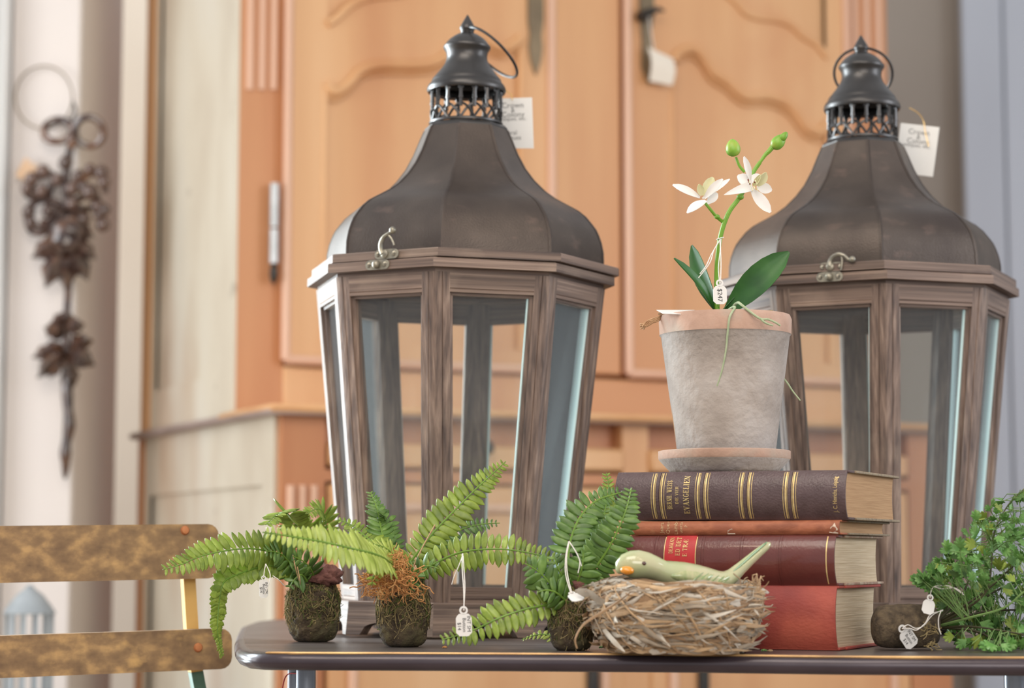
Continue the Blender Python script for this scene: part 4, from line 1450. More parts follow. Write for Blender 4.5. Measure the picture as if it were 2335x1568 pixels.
for (a, b, wd, dy0, dy1, cup, tw, mt, nm, pf) in [
        ((1711, 410), (1697, 357), 16, -.008, -.022, .12, .2, M_petal, 'petal', None),
        ((1714, 422), (1682, 400), 28, -.006, -.010, .10, .1, M_petal, 'petal', None),
        ((1716, 424), (1651, 444), 23, -.008, -.012, .10, .1, M_petal, 'petal', (.9, 1, .95, .8, .6, .38, .06)),
        ((1714, 432), (1757, 484), 27, -.008, -.018, .10, .1, M_petal, 'petal', None),
        ((1726, 424), (1760, 434), 25, -.004, -.008, .10, .1, M_petal, 'petal', None),
        ((1706, 412), (1738, 402), 22, -.002, .0, .1, 0, M_petal, 'petal', None),
        ((1727, 424), (1747, 393), 22, -.012, -.020, .25, .5, M_lip, 'lip', None),
        ((1718, 424), (1734, 398), 12, -.012, -.022, .25, 0, M_lip, 'lip', None)]:
    kw = {'prof': pf} if pf else {}
    petal_mesh(O(*a, dy0), O(*b, dy1), wd * kp, cup, twist=tw, **kw).build(nm, mt, fl2)
cm = MB()
for (x, y) in ((1707, 410), (1710, 418), (1721, 408), (1724, 414), (1719, 424), (1714, 428), (1726, 428)):
    cm.tube([O(x, y, -.012), O(x + 2, y + 6, -.026)], .0007, 5)
cm.build('column', M_lip, fl2)
sk = MB()
for (x, y) in ((1707, 414), (1710, 419), (1706, 410), (1721, 415)):
    sk.blob(O(x, y, -.022), (.0009, .0006, .0014), 6, 5)
sk.build('speck', M_speck, fl2)
LP = (.35, .62, .85, .98, 1, .9, .66, .1)
for (a, mid, b, wd, tw, dy) in [((1634, 712), (1585, 655), (1538, 588), 34, 1.0, -.02), ((1634, 705), (1602, 640), (1577, 559), 42, -.7, .018), ((1646, 715), (1690, 650), (1754, 592), 46, .9, .02), ((1660, 708), (1735, 650), (1799, 574), 66, -.25, -.022)]:
    A_, B_ = O(*a), O(*b, dy)
    petal_mesh(A_, B_, wd * kp, .16, prof=LP, thick=.0012, twist=tw).build('leaf', M_oleaf, po)
for pts, r in ([(1668, 728, -.03), (1672, 700, -.045), (1682, 690, -.06), (1690, 694, -.07), (1712, 712, -.074), (1735, 727, -.075), (1752, 728, -.075), (1768, 735, -.074), (1779, 742, -.072)], .0017), \
               ([(1735, 727, -.075), (1744, 735, -.076), (1756, 740, -.075), (1763, 742, -.075)], .0014), \
               ([(1650, 722, -.03), (1662, 706, -.055), (1676, 700, -.07), (1664, 722, -.0765), (1659, 760, -.073), (1655, 800, -.069), (1646, 845, -.065), (1635, 880, -.061)], .0015), \
               ([(1783, 858, .0), (1796, 874, -.004), (1808, 892, -.006), (1825, 913, -.01)], .0012):
    sp = spline([O(x, y, d) for x, y, d in pts], 5)
    MB().tube(sp, [lerp(r, r * .6, i / (len(sp) - 1)) for i in range(len(sp))], 7).build('root', M_root, po)

# raffia round the pot and the card that lies on its rim
rf = thing('raffia_twine', 'twisted raffia twine tied round the left side of the terracotta pot', 'twine', O(1512, 725) + PO)
RFO = rf.location - PO
m_ = MB()
for s in (-1, 1):
    m_.tube(spline([O(1512 + s * 2, 728, -.005) - RFO, O(1517 + s, 780, -.003) - RFO, O(1526 - s, 860, -.003) - RFO, O(1536 + s, 950, -.003) - RFO, O(1545, 1016, -.003) - RFO], 5), .0010, 5)
m_.build('twine', M_raffia, rf)
m_ = MB()
for i in range(12):
    j = lambda s: random.uniform(-s, s)
    m_.tube(spline([O(1512 + j(5), 722 + j(5), -.01) - RFO, O(1496 + j(4), 728 + j(4), -.012) - RFO, O(1478 + j(3), 736 + j(5), -.012) - RFO, O(1464 + j(6), 746 + j(8), -.012 + j(.004)) - RFO], 4), .0009, 4)
for i in range(8):
    m_.tube(spline([O(1505 + random.uniform(-4, 4), 714 + random.uniform(-3, 3), -.008) - RFO, O(1516, 718 + random.uniform(-6, 6), -.014) - RFO, O(1530 + random.uniform(0, 8), 722 + random.uniform(-5, 3), -.02) - RFO], 4), .0010, 4)
tag(m_.build('frayed_ends', M_raffia, rf), kind='stuff')
cd_ = thing('paper_card', 'white paper card lying on the rim of the terracotta pot', 'card', O(1550, 712) + PO)
q = [O(1497, 706, -.012), O(1583, 706, .01), O(1604, 717, -.045), O(1512, 714, -.055)]
q = [p - (cd_.location - PO) for p in q]
MB().add(q + [p - V((0, 0, .0006)) for p in q], [(0, 1, 2, 3), (7, 6, 5, 4), (0, 4, 5, 1), (1, 5, 6, 2), (2, 6, 7, 3), (3, 7, 4, 0)]).build('card', M_paper, cd_, smooth=False)

# ================================================================ ferns with moss balls
def leaflet_mesh(name, mt, prof):
    n, m = len(prof), 4
    vs, fs = [], []
    for lay in (0, 1):
        for i in range(n):
            u = i / (n - 1)
            for j in range(m + 1):
                v = -1 + 2 * j / m
                wv = prof[i] * .5
                z = (.075 * (1 - v * v) ** .5 - .05 * (1 if j == 2 else 0)) * prof[i] * 2.2 - .06 * u * u
                if lay:
                    z -= .03 + .02 * (1 - abs(v))
                vs.append((u, v * wv + .06 * math.sin(u * 2.2), z))
    o_ = n * (m + 1)
    for i in range(n - 1):
        for j in range(m):
            q = i * (m + 1) + j
            fs += [(q, q + 1, q + m + 2, q + m + 1), (o_ + q + 1, o_ + q, o_ + q + m + 1, o_ + q + m + 2)]
        for j in (0, m):
            q = i * (m + 1) + j
            fs.append((q, q + m + 1, o_ + q + m + 1, o_ + q))
    for i in (0, n - 1):
        for j in range(m):
            q = i * (m + 1) + j
            fs.append((q, q + 1, o_ + q + 1, o_ + q))
    return MB().add(vs, fs).mesh(name, mt, True, 60)


LPF = (.14, .36, .42, .40, .30, .04)
LFM = {k: leaflet_mesh('leaflet', mt, LPF) for k, mt in (('g', M_fern), ('d', M_fern_dark), ('l', M_fern_light))}


def frond(fern, pts, leaf, step=8.5, kind='g', face=(0, -1, .25), sweep=.35, roll=(0, 0), base=.1, sides=(1, -1), droop=.0, lmax=.38, wide=1.0, jit=.15, tip=.25, r0=.0014):
    """pts: (px, py, distance); leaf: longest leaflet in photo pixels; face: the way the upper side looks"""
    B0 = fern.location
    sp = spline([P(*p) - B0 for p in pts], 8)
    ln = [0]
    for i in range(1, len(sp)):
        ln.append(ln[-1] + (sp[i] - sp[i - 1]).length)
    tot = ln[-1]
    D0 = pts[0][2]
    st = MB().tube(sp, [lerp(r0, r0 * .4, i / (len(sp) - 1)) for i in range(len(sp))], 6)
    small = []
    put_ = []
    stp = step * 1.42 * D0 / F
    u = base * tot
    i = 0
    idx = 0
    face = V(face).normalized()
    while u < tot * .995:
        while idx < len(sp) - 2 and ln[idx + 1] < u:
            idx += 1
        a = sp[idx].lerp(sp[idx + 1], (u - ln[idx]) / max(1e-9, ln[idx + 1] - ln[idx]))
        t = (sp[min(idx + 2, len(sp) - 1)] - sp[max(idx - 1, 0)]).normalized()
        n = face - t * face.dot(t)
        n = n.normalized() if n.length > .05 else t.orthogonal().normalized()
        s = t.cross(n)
        f = u / tot
        env = interp(f, [(0, .55), (lmax * .5, .85), (lmax, 1.0), (.65, .86), (.85, .52), (1, tip)])
        for sd in sides:
            rl = roll[0] if sd > 0 else roll[1]
            L_ = leaf * D0 / F * env * random.uniform(1 - jit, 1 + jit)
            d = (s * sd + t * (sweep + .5 * max(0, f - .7)) + n * (rl + random.uniform(-.12, .12)) + V((0, 0, -droop))).normalized()
            nn = (n - d * n.dot(d)).normalized()
            nn = (Matrix.Rotation(random.uniform(-.25, .25), 3, d) @ nn)
            b = nn.cross(d)
            m = Matrix(((d.x * L_, b.x * L_ * wide, nn.x * L_, a.x), (d.y * L_, b.y * L_ * wide, nn.y * L_, a.y), (d.z * L_, b.z * L_ * wide, nn.z * L_, a.z), (0, 0, 0, 1)))
            (put_ if L_ * F / D0 > 13 else small).append(m)
        u += stp * (1.0 if f < .7 else .72)
    # the tip's tiny leaflets stay joined to the stem
    lm = LFM[kind]
    root = st.mesh('frond', [M_fstem, lm.materials[0]])
    bm = bmesh.new()
    bm.from_mesh(root)
    for m in small:
        k = len(bm.faces)
        nv = [bm.verts.new(m @ v.co) for v in lm.vertices]
        for p in lm.polygons:
            f_ = bm.faces.new([nv[i] for i in p.vertices])
            f_.smooth = True
            f_.material_index = 1
    bm.to_mesh(root)
    bm.free()
    fr = put('frond', root, fern)
    for m in put_:
        put('leaflet', lm, fr, matrix=m)
    return fr


def fuzz(name, parent, c, r, n, mts, zlo=-1, zhi=1, ln=.022, th=.00038, out=.0025, seed=1, yb=-2, rough=.35):
    rnd = random.Random(seed)
    m = MB()
    c, r = V(c), V(r)
    for i in range(n):
        while True:
            d = V((rnd.gauss(0, 1), rnd.gauss(0, 1), rnd.gauss(0, 1))).normalized()
            if zlo <= d.z <= zhi and d.y < .35:
                break
        tg = d.orthogonal().normalized()
        tg = Matrix.Rotation(rnd.uniform(0, 2 * PI), 3, d) @ tg
        pts = []
        q = d.copy()
        L_ = ln * rnd.uniform(.5, 1.3)
        for k in range(5):
            h = 1 + (out * (.3 + rnd.random() * (1.2 if k < 4 else 2.2))) / r.x
            pts.append(c + V((q.x * r.x, q.y * r.y, q.z * r.z)) * h)
            tg = Matrix.Rotation(rnd.uniform(-rough, rough) * 2, 3, q) @ tg
            q = (q + tg * (L_ / 4 / r.x)).normalized()
            tg = (tg - q * tg.dot(q)).normalized()
        m.tube(pts, th * rnd.uniform(.7, 1.4), 3, mi=rnd.randrange(len(mts)), cap=False)
    return tag(m.build(name, mts, parent), kind='stuff')


def moss_ball(fern, w_px, h_px, D, top_px, bot_px, cx, seed, barrel=.55):
    k = D / F
    B0 = fern.location
    rx = w_px / 2 * k
    z0 = 0.0
    zt = P(cx, top_px, D).z - B0.z
    prof = [(0.0, .55), (.04, .80), (.14, .93), (.32, 1.0), (.6, 1.0), (.82, .93), (.94, .78), (1.0, .5)]
    vs, fs = [], []
    nu, nv = 56, 34
    for i in range(nv + 1):
        t = i / nv
        for j in range(nu):
            a = 2 * PI * j / nu
            r = interp(t, prof) * rx
            q = V((math.cos(a), math.sin(a), t * 2.5))
            kk = 1 + .11 * noise.noise(q * 1.7 + V((seed, 0, 0))) + .09 * noise.noise(q * 5 + V((0, seed, 0))) + .07 * noise.noise(q * 13) + .04 * noise.noise(q * 31)
            vs.append((r * kk * math.cos(a), r * kk * math.sin(a), zt * t))
    for i in range(nv):
        for j in range(nu):
            a, b = i * nu + j, i * nu + (j + 1) % nu
            fs.append((a, b, b + nu, a + nu))
    fs += [tuple(reversed(range(nu))), tuple(nv * nu + j for j in range(nu))]
    ball = MB().add(vs, fs).build('moss_ball', M_soil, fern, sharp=80)
    fuzz('moss_fibre', ball, (0, 0, zt * .55), (rx * .99, rx * .99, zt * .57), 430, [M_moss, M_moss, M_moss2, M_moss, M_soil], -.35, .95, .022, seed=seed, rough=.6)
    return ball, rx, zt


FG = 'moss-ball ferns on the table'
D1 = 2.50
f1 = thing('fern', 'moss-ball fern with a mauve clay lump, leftmost on the table', 'plant', V((P(714, 1400, D1).x, D1, TZ)), group=FG)
b1_, rx1, zt1_ = moss_ball(f1, 116, 130, D1, 1322, 1458, 714, 3)
MB().blob(P(736, 1312, D1 - .012) - f1.location, (.0215, .018, .0135), 30, 20, .35, 3.4, 5).build('clay_lump', M_mauve, f1, sharp=180)
frond(f1, [(694, 1310, 2.48), (660, 1272, 2.46), (601, 1254, 2.43), (547, 1251, 2.40), (467, 1265, 2.37), (414, 1286, 2.35), (371, 1298, 2.34)], 50, 12, 'g', (0, -1, .15), .3, lmax=.3, droop=.1)
frond(f1, [(690, 1316, 2.48), (640, 1294, 2.45), (596, 1292, 2.43), (526, 1316, 2.41), (506, 1337, 2.40), (498, 1388, 2.40), (496, 1442, 2.40), (507, 1496, 2.41)], 30, 6.6, 'g', (.62, -.6, .35), .3, roll=(.0, .0), sides=(1, -1), tip=.3, wide=1.6, lmax=.3)
frond(f1, [(700, 1310, 2.48), (668, 1290, 2.46), (640, 1262, 2.44), (606, 1256, 2.42)], 46, 13, 'd', (.2, -1, .4), .4, base=.0)
frond(f1, [(712, 1310, 2.50), (704, 1262, 2.50), (682, 1208, 2.49), (654, 1170, 2.46), (632, 1172, 2.43), (606, 1196, 2.41)], 46, 9, 'g', (-.3, -.9, .3), .3, lmax=.55, base=.25, tip=.4)
frond(f1, [(728, 1306, 2.52), (738, 1260, 2.54), (744, 1210, 2.54), (738, 1172, 2.52), (722, 1160, 2.49), (700, 1172, 2.47)], 38, 9, 'g', (.2, -.9, .3), .3, lmax=.6, base=.3, tip=.4)
frond(f1, [(700, 1325, 2.47), (688, 1310, 2.455), (672, 1320, 2.45), (660, 1340, 2.448)], 40, 14, 'd', (0, -1, .2), .3, base=0)
frond(f1, [(718, 1320, 2.48), (708, 1296, 2.46), (690, 1278, 2.45), (668, 1268, 2.44)], 44, 12, 'd', (0, -1, .2), .5, base=0)
for (x, y, q) in ((668, 1265, 690), (678, 1292, 688)):
    MB().tube(spline([P(x, y, 2.445) - f1.location, P(x + 6, y + 30, 2.44) - f1.location, P(q - 4, 1338, 2.455) - f1.location], 4), .0006, 5).build('dry_stem', M_raffia, f1)

D2 = 2.36
f2 = thing('fern', 'moss-ball fern with orange root fibres in front of the left lantern', 'plant', V((P(919, 1400, D2).x, D2 + .004, TZ)), group=FG)
moss_ball(f2, 112, 150, D2, 1320, 1475, 919, 8)
frond(f2, [(905, 1300, 2.33), (880, 1276, 2.28), (850, 1262, 2.24), (800, 1250, 2.20), (740, 1236, 2.17), (660, 1222, 2.15), (598, 1213, 2.145)], 52, 11.5, 'l', (.05, -1, .35), .12, lmax=.45, droop=.05, r0=.0018)
frond(f2, [(915, 1310, 2.35), (950, 1262, 2.35), (990, 1212, 2.36), (1040, 1160, 2.37), (1090, 1110, 2.38), (1125, 1078, 2.39), (1153, 1052, 2.40)], 47, 12, 'g', (.1, -1, .1), .35, lmax=.4, r0=.0017)
frond(f2, [(935, 1310, 2.35), (970, 1296, 2.34), (1030, 1266, 2.33), (1080, 1254, 2.32), (1150, 1252, 2.31), (1215, 1262, 2.31), (1280, 1278, 2.31)], 44, 11, 'g', (0, -1, .25), .1, lmax=.45, r0=.0017)
frond(f2, [(900, 1300, 2.37), (880, 1250, 2.39), (868, 1200, 2.41), (860, 1160, 2.42), (845, 1122, 2.43)], 40, 9, 'd', (.3, -1, .2), .7, base=.15, lmax=.35)
frond(f2, [(905, 1300, 2.38), (900, 1255, 2.40), (892, 1215, 2.41), (880, 1180, 2.42), (862, 1166, 2.40)], 34, 9, 'd', (.2, -.6, .8), .4, base=.2)
frond(f2, [(925, 1300, 2.38), (980, 1250, 2.41), (1040, 1212, 2.43), (1090, 1196, 2.44), (1140, 1192, 2.44)], 34, 10, 'd', (0, -.9, .5), .2, base=.3)
frond(f2, [(910, 1300, 2.36), (870, 1252, 2.38), (830, 1220, 2.40), (800, 1196, 2.41), (770, 1184, 2.41)], 40, 10, 'g', (0, -.7, .8), .25, base=.1)
frond(f2, [(905, 1305, 2.34), (885, 1290, 2.31), (866, 1290, 2.29), (852, 1312, 2.285), (848, 1335, 2.285)], 34, 12, 'l', (.2, -1, .1), .4, base=.1)
frond(f2, [(915, 1310, 2.35), (905, 1275, 2.33), (880, 1250, 2.31), (850, 1240, 2.29)], 40, 12, 'l', (0, -.9, .6), .3, base=.1)
frond(f2, [(925, 1330, 2.34), (950, 1300, 2.33), (975, 1290, 2.32), (1000, 1296, 2.315)], 36, 12, 'd', (0, -1, .3), .3, base=0)
frond(f2, [(922, 1335, 2.335), (935, 1308, 2.325), (945, 1316, 2.32), (938, 1345, 2.318)], 30, 12, 'd', (0, -1, .2), .4, base=0)
frond(f2, [(920, 1320, 2.34), (905, 1300, 2.33), (890, 1296, 2.32), (905, 1330, 2.318)], 30, 12, 'd', (0, -1, .2), .4, base=0)
MB().tube(spline([P(938, 1300, 2.335) - f2.location, P(962, 1250, 2.335) - f2.location, P(992, 1196, 2.34) - f2.location], 4), .0007, 5).build('dry_stem', M_raffia, f2)
m_ = MB()
for i in range(330):
    a, r = random.uniform(0, 2 * PI), random.random() ** .6
    cx_, cy_ = 872 + 46 * r * math.cos(a), 1326 + 34 * r * math.sin(a) * (1 if math.cos(a) < .3 else .7)
    if i % 4 == 0:
        cx_, cy_ = random.uniform(895, 925), random.uniform(1262, 1330)
    if i % 7 == 0:
        cx_, cy_ = random.uniform(915, 965), random.uniform(1300, 1360)
    d0 = random.uniform(2.285, 2.325)
    pts = [P(cx_, cy_, d0) - f2.location]
    dv = V((random.gauss(0, 1), random.gauss(0, .5), random.gauss(0, 1))).normalized()
    for k in range(4):
        dv = (dv + V((random.gauss(0, .8), random.gauss(0, .4), random.gauss(-.15, .8)))).normalized()
        pts.append(pts[-1] + dv * .0042)
    m_.tube(spline(pts, 2), random.uniform(.0003, .0007), 4, cap=False)
tag(m_.build('root_fibres', M_orange, f2), kind='stuff')
for (a, b, c_, w_) in (((845, 1336), (838, 1352), (842, 1372), 0), ((955, 1392), (972, 1405), (985, 1402), 0), ((950, 1355), (970, 1362), (978, 1375), 0)):
    pass

D3 = 2.265
f3 = thing('fern', 'dark green moss-ball fern standing left of the bird nest', 'plant', V((P(1304, 1400, D3).x, D3 + .004, TZ)), group=FG)
moss_ball(f3, 100, 130, D3, 1338, 1482, 1304, 14)
MB().blob(P(1330, 1330, D3 - .01) - f3.location, (.013, .011, .0085), 16, 10, .3, 3, 9).build('clay_lump', M_mauve, f3, sharp=180)
frond(f3, [(1290, 1372, 2.25), (1255, 1378, 2.245), (1200, 1388, 2.235), (1140, 1408, 2.23), (1085, 1434, 2.232), (1045, 1448, 2.235), (1008, 1458, 2.235)], 46, 11.5, 'g', (0, -1, .35), .25, lmax=.4, r0=.0017)
frond(f3, [(1285, 1360, 2.25), (1262, 1338, 2.24), (1236, 1310, 2.235), (1212, 1292, 2.23), (1196, 1284, 2.23)], 48, 14, 'd', (0, -1, .2), .55, base=.0, lmax=.4, wide=1.15)
frond(f3, [(1300, 1345, 2.27), (1296, 1290, 2.28), (1300, 1236, 2.29), (1322, 1180, 2.30), (1359, 1142, 2.31), (1400, 1127, 2.32), (1418, 1122, 2.325)], 50, 11, 'd', (-.1, -1, .1), .35, base=.3, lmax=.55, r0=.0017)
frond(f3, [(1308, 1345, 2.26), (1345, 1310, 2.25), (1380, 1262, 2.24), (1408, 1210, 2.235), (1428, 1160, 2.235), (1440, 1112, 2.24)], 52, 9.5, 'd', (.1, -1, .25), .2, base=.1, lmax=.4, r0=.0017)
frond(f3, [(1305, 1345, 2.28), (1330, 1290, 2.295), (1355, 1240, 2.30), (1374, 1190, 2.305), (1382, 1150, 2.31)], 44, 10, 'd', (0, -1, .2), .3, base=.1, lmax=.5)
frond(f3, [(1310, 1340, 2.29), (1350, 1240, 2.33), (1380, 1160, 2.345), (1388, 1115, 2.35), (1383, 1078, 2.355)], 40, 9, 'g', (.2, -1, .2), .55, base=.6, lmax=.7)
frond(f3, [(1300, 1345, 2.255), (1285, 1318, 2.245), (1270, 1290, 2.24), (1262, 1262, 2.24)], 44, 11, 'd', (0, -1, .3), .35, base=.0)
frond(f3, [(1308, 1345, 2.255), (1320, 1318, 2.245), (1328, 1290, 2.24), (1330, 1262, 2.24)], 50, 11, 'd', (0, -1, .3), .3, base=.0)
frond(f3, [(1300, 1380, 2.25), (1270, 1352, 2.238), (1245, 1345, 2.232), (1226, 1350, 2.23)], 44, 13, 'd', (0, -1, .4), .4, base=.0)
frond(f3, [(1300, 1460, 2.30), (1270, 1452, 2.315), (1240, 1446, 2.325), (1212, 1450, 2.33), (1190, 1458, 2.335)], 22, 9, 'l', (0, -.6, 1), .2, base=.1)
fb = P(1304, 1400, D3) - f3.location

# ================================================================ nest and bird
ND = 2.20
kn = ND / F
nc = V((P(1545, 1400, ND).x, ND, TZ))
nest = thing('bird_nest', 'woven straw bird nest at the front of the table before the books', 'nest', nc)
NH = P(1545, 1332, ND - .05).z - TZ
NPROF = [(0, .060), (.06, .0685), (.2, .0755), (.42, .0825), (.65, .0868), (.85, .0866), (.95, .083), (1.0, .077)]


def nr(t, a):
    return interp(t, NPROF) * (1 + .03 * math.sin(3 * a + 1) + .02 * math.sin(7 * a))


def nh(a):                                       # rim height around the nest
    return NH * (1 - .05 * math.cos(a - .35) + .03 * math.cos(2 * a + .3) + .02 * math.sin(5 * a))


vs, fs = [], []
nu, nv = 40, 14
for i in range(nv + 1):
    t = i / nv
    for j in range(nu):
        a = 2 * PI * j / nu
        r = nr(t, a) * .955
        vs.append((r * math.sin(a), -r * math.cos(a), nh(a) * t * .97 + .001))
for i, (rr, zz) in enumerate(((.9, .99), (.78, .9), (.7, .6), (.5, .38), (.05, .33))):
    for j in range(nu):
        a = 2 * PI * j / nu
        vs.append((nr(1, a) * rr * math.sin(a), -nr(1, a) * rr * math.cos(a), nh(a) * zz * .97))
for i in range(nv + 5):
    for j in range(nu):
        a, b = i * nu + j, i * nu + (j + 1) % nu
        fs.append((a, b, b + nu, a + nu))
fs += [tuple(reversed(range(nu))), tuple((nv + 5) * nu + j for j in range(nu))]
MB().add(vs, fs).build('bowl', M_nestcore, nest, sharp=80)


def nest_pt(a, t, out):
    r = nr(min(1, max(0, t)), a) + out
    z = nh(a) * t
    if t > 1:
        r -= (t - 1) * .05
        z = nh(a) * (1 + (t - 1) * .5)
    return V((r * math.sin(a), -r * math.cos(a), max(z, .0042)))


def strip(path, w0, th=.0006, twist=0.0, bow=.0):
    """flat blade of straw along a path on the nest"""
    n = len(path)
    vs, fs = [], []
    for i in range(n):
        t = (path[min(i + 1, n - 1)] - path[max(i - 1, 0)]).normalized()
        o = V((path[i].x, path[i].y, .004))
        o = (o - t * o.dot(t)).normalized()
        o = Matrix.Rotation(twist * (i / (n - 1) - .3), 3, t) @ o
        s = t.cross(o)
        u = i / (n - 1)
        w_ = w0 * .5 * min(1, .25 + 3.2 * u, .15 + 3.0 * (1 - u))
        p = path[i]
        vs += [p - s * w_ - o * bow * w_, p + o * th, p + s * w_ - o * bow * w_, p - o * th]
    for i in range(n - 1):
        for j in range(4):
            a, b = i * 4 + j, i * 4 + (j + 1) % 4
            fs.append((a, b, b + 4, a + 4))
    fs += [(0, 3, 2, 1), (n * 4 - 4, n * 4 - 3, n * 4 - 2, n * 4 - 1)]
    return vs, fs


rs = random.Random(5)
extra = MB()
for i in range(1150):
    a0 = rs.uniform(-2.2, 2.2) if i < 900 else rs.uniform(-PI, PI)
    t0 = rs.uniform(.01, 1.0) ** .9
    if i % 6 == 0:
        t0 = rs.uniform(.93, 1.07)
    L_ = rs.uniform(.025, .10)
    sl = rs.gauss(0, .16) if rs.random() < .85 else rs.choice((-1, 1)) * rs.uniform(.5, 1.0)
    w_ = rs.choice((.0013, .0016, .002, .0026, .0034, .0048, .0064)) * rs.uniform(.8, 1.3)
    o0 = rs.uniform(-.001, .0035)
    n = 7
    path = []
    flare = rs.random() < .14
    for k in range(n):
        u = k / (n - 1) - .5
        a = a0 + L_ * u / .085
        t = t0 + sl * L_ * u / NH + .02 * math.sin(k * 1.3 + i)
        ou = o0 + .0012 * math.sin(k * 2 + i) + (.014 * max(0, u) ** 1.2 * 2 if flare else 0)
        path.append(nest_pt(a, min(t, 1.08), ou))
    vs, fs = strip(path, w_, twist=rs.uniform(-.9, .9), bow=rs.uniform(-.1, .35))
    mi = rs.choices((0, 1, 2, 3), (5, 5, 2.4, 2.4))[0]
    if i < 270:
        MB().add(vs, fs).build('straw', M_straw[mi], nest, sharp=70)
    else:
        extra.add(vs, fs, mi)
# binding strands, loose ends
for (a0, a1, t0, t1) in ((-.95, -.15, 1.02, .1), (-.35, .25, 1.02, .05), (.05, .75, 1.06, .0), (-.1, .32, .9, .02), (.45, .62, .95, .15), (-1.2, -.75, .95, .1)):
    path = [nest_pt(lerp(a0, a1, u / 9), lerp(t0, t1, u / 9), .0045 + .0008 * math.sin(u * 2)) for u in range(10)]
    vs, fs = strip(path, .0022, th=.0009)
    MB().add(vs, fs).build('binding', M_straw[0], nest)


def nstrip(pts, w_, mi, **k):
    vs, fs = strip(spline([P(*p) - nc for p in pts], 4), w_, **k)
    MB().add(vs, fs).build('straw', M_straw[mi], nest, sharp=70)


nstrip([(1312, 1346, 2.19), (1330, 1350, 2.18), (1350, 1356, 2.17), (1372, 1372, 2.16), (1400, 1370, 2.15)], .0085, 1, twist=.3)
nstrip([(1316, 1478, 2.14), (1312, 1455, 2.14), (1330, 1424, 2.14), (1362, 1402, 2.14), (1400, 1378, 2.13), (1440, 1348, 2.12)], .0034, 3, th=.001)
nstrip([(1364, 1418, 2.18), (1378, 1436, 2.17), (1400, 1462, 2.15), (1425, 1486, 2.14)], .0060, 2)
nstrip([(1372, 1420, 2.19), (1392, 1434, 2.17), (1420, 1455, 2.15), (1450, 1474, 2.14)], .0050, 2)
nstrip([(1660, 1486, 2.15), (1648, 1482, 2.14), (1662, 1462, 2.14), (1668, 1455, 2.14)], .0060, 1)
nstrip([(1692, 1381, 2.14), (1715, 1379, 2.13), (1739, 1379, 2.13)], .0022, 2, th=.0012)
nstrip([(1718, 1388, 2.14), (1726, 1396, 2.14), (1730, 1404, 2.14)], .0028, 2, th=.0012)
nstrip([(1700, 1336, 2.16), (1722, 1342, 2.16), (1745, 1354, 2.17)], .0070, 0)
nstrip([(1680, 1440, 2.13), (1700, 1425, 2.14), (1716, 1418, 2.15)], .0060, 1)
nstrip([(1360, 1340, 2.18), (1352, 1330, 2.19), (1345, 1336, 2.2)], .0040, 1)
for k in range(26):
    a = rs.uniform(.75, 1.5)
    p0 = nest_pt(a, rs.uniform(.9, 1.05), .0)
    d = V((rs.gauss(.3, .5), rs.gauss(-.1, .4), rs.gauss(.5, .5))).normalized()
    pts = [p0]
    for q in range(4):
        d = (d + V((rs.gauss(0, .6), rs.gauss(0, .5), rs.gauss(0, .6)))).normalized()
        pts.append(pts[-1] + d * .005)
    extra.tube(spline(pts, 2), .0006, 4, mi=rs.choice((0, 3)), cap=False)
tag(extra.build('straw_filling', M_straw, nest, sharp=70), kind='stuff')

bird = thing('ceramic_bird', 'glazed green ceramic bird with orange beak sitting in the straw nest', 'ornament', P(1560, 1320, ND))
BO = bird.location + V((0, 0, .0018))


def B(px, py, dy=0.0):
    return P(px, py, ND + dy) - BO


secs = [(1409, 1303, 2, 2, -.036), (1411, 1299, 9, 9, -.036), (1416, 1292, 19, 18, -.035), (1426, 1286, 27, 26, -.034), (1440, 1283, 31.5, 31, -.033), (1456, 1282, 32, 33, -.031), (1472, 1284, 30, 33, -.029), (1490, 1290, 27.5, 32, -.025), (1508, 1299, 27, 33, -.021), (1530, 1305, 30.5, 38, -.016), (1556, 1309, 32.5, 42, -.011), (1585, 1314, 32, 43, -.006), (1612, 1319, 30, 40, -.002), (1636, 1322, 26, 34, .002), (1655, 1318, 21, 27, .005), (1670, 1308, 17, 22, .008), (1688, 1292, 14.5, 18, .011), (1708, 1274, 12.5, 16, .014), (1730, 1255, 11, 14, .017), (1746, 1242, 9.5, 12, .019), (1754, 1236, 6, 8, .020), (1757.5, 1233, 1, 1, .0205)]
n = 24
rings = []
for i, (x, y, rz, ry, dy) in enumerate(secs):
    c = B(x, y, dy)
    a, b = secs[max(i - 1, 0)], secs[min(i + 1, len(secs) - 1)]
    t = (B(b[0], b[1], b[4]) - B(a[0], a[1], a[4])).normalized()
    yv = V((0, 1, 0))
    yv = (yv - t * yv.dot(t)).normalized()
    zv = yv.cross(t)
    if zv.z < 0:
        zv = -zv
    ring_ = []
    for j in range(n):
        a_ = 2 * PI * j / n
        ring_.append(c + zv * (math.cos(a_) * rz * kn) + yv * (math.sin(a_) * ry * kn))
    rings.append(ring_)
loft(rings).build('body', M_bird, bird, sharp=80)
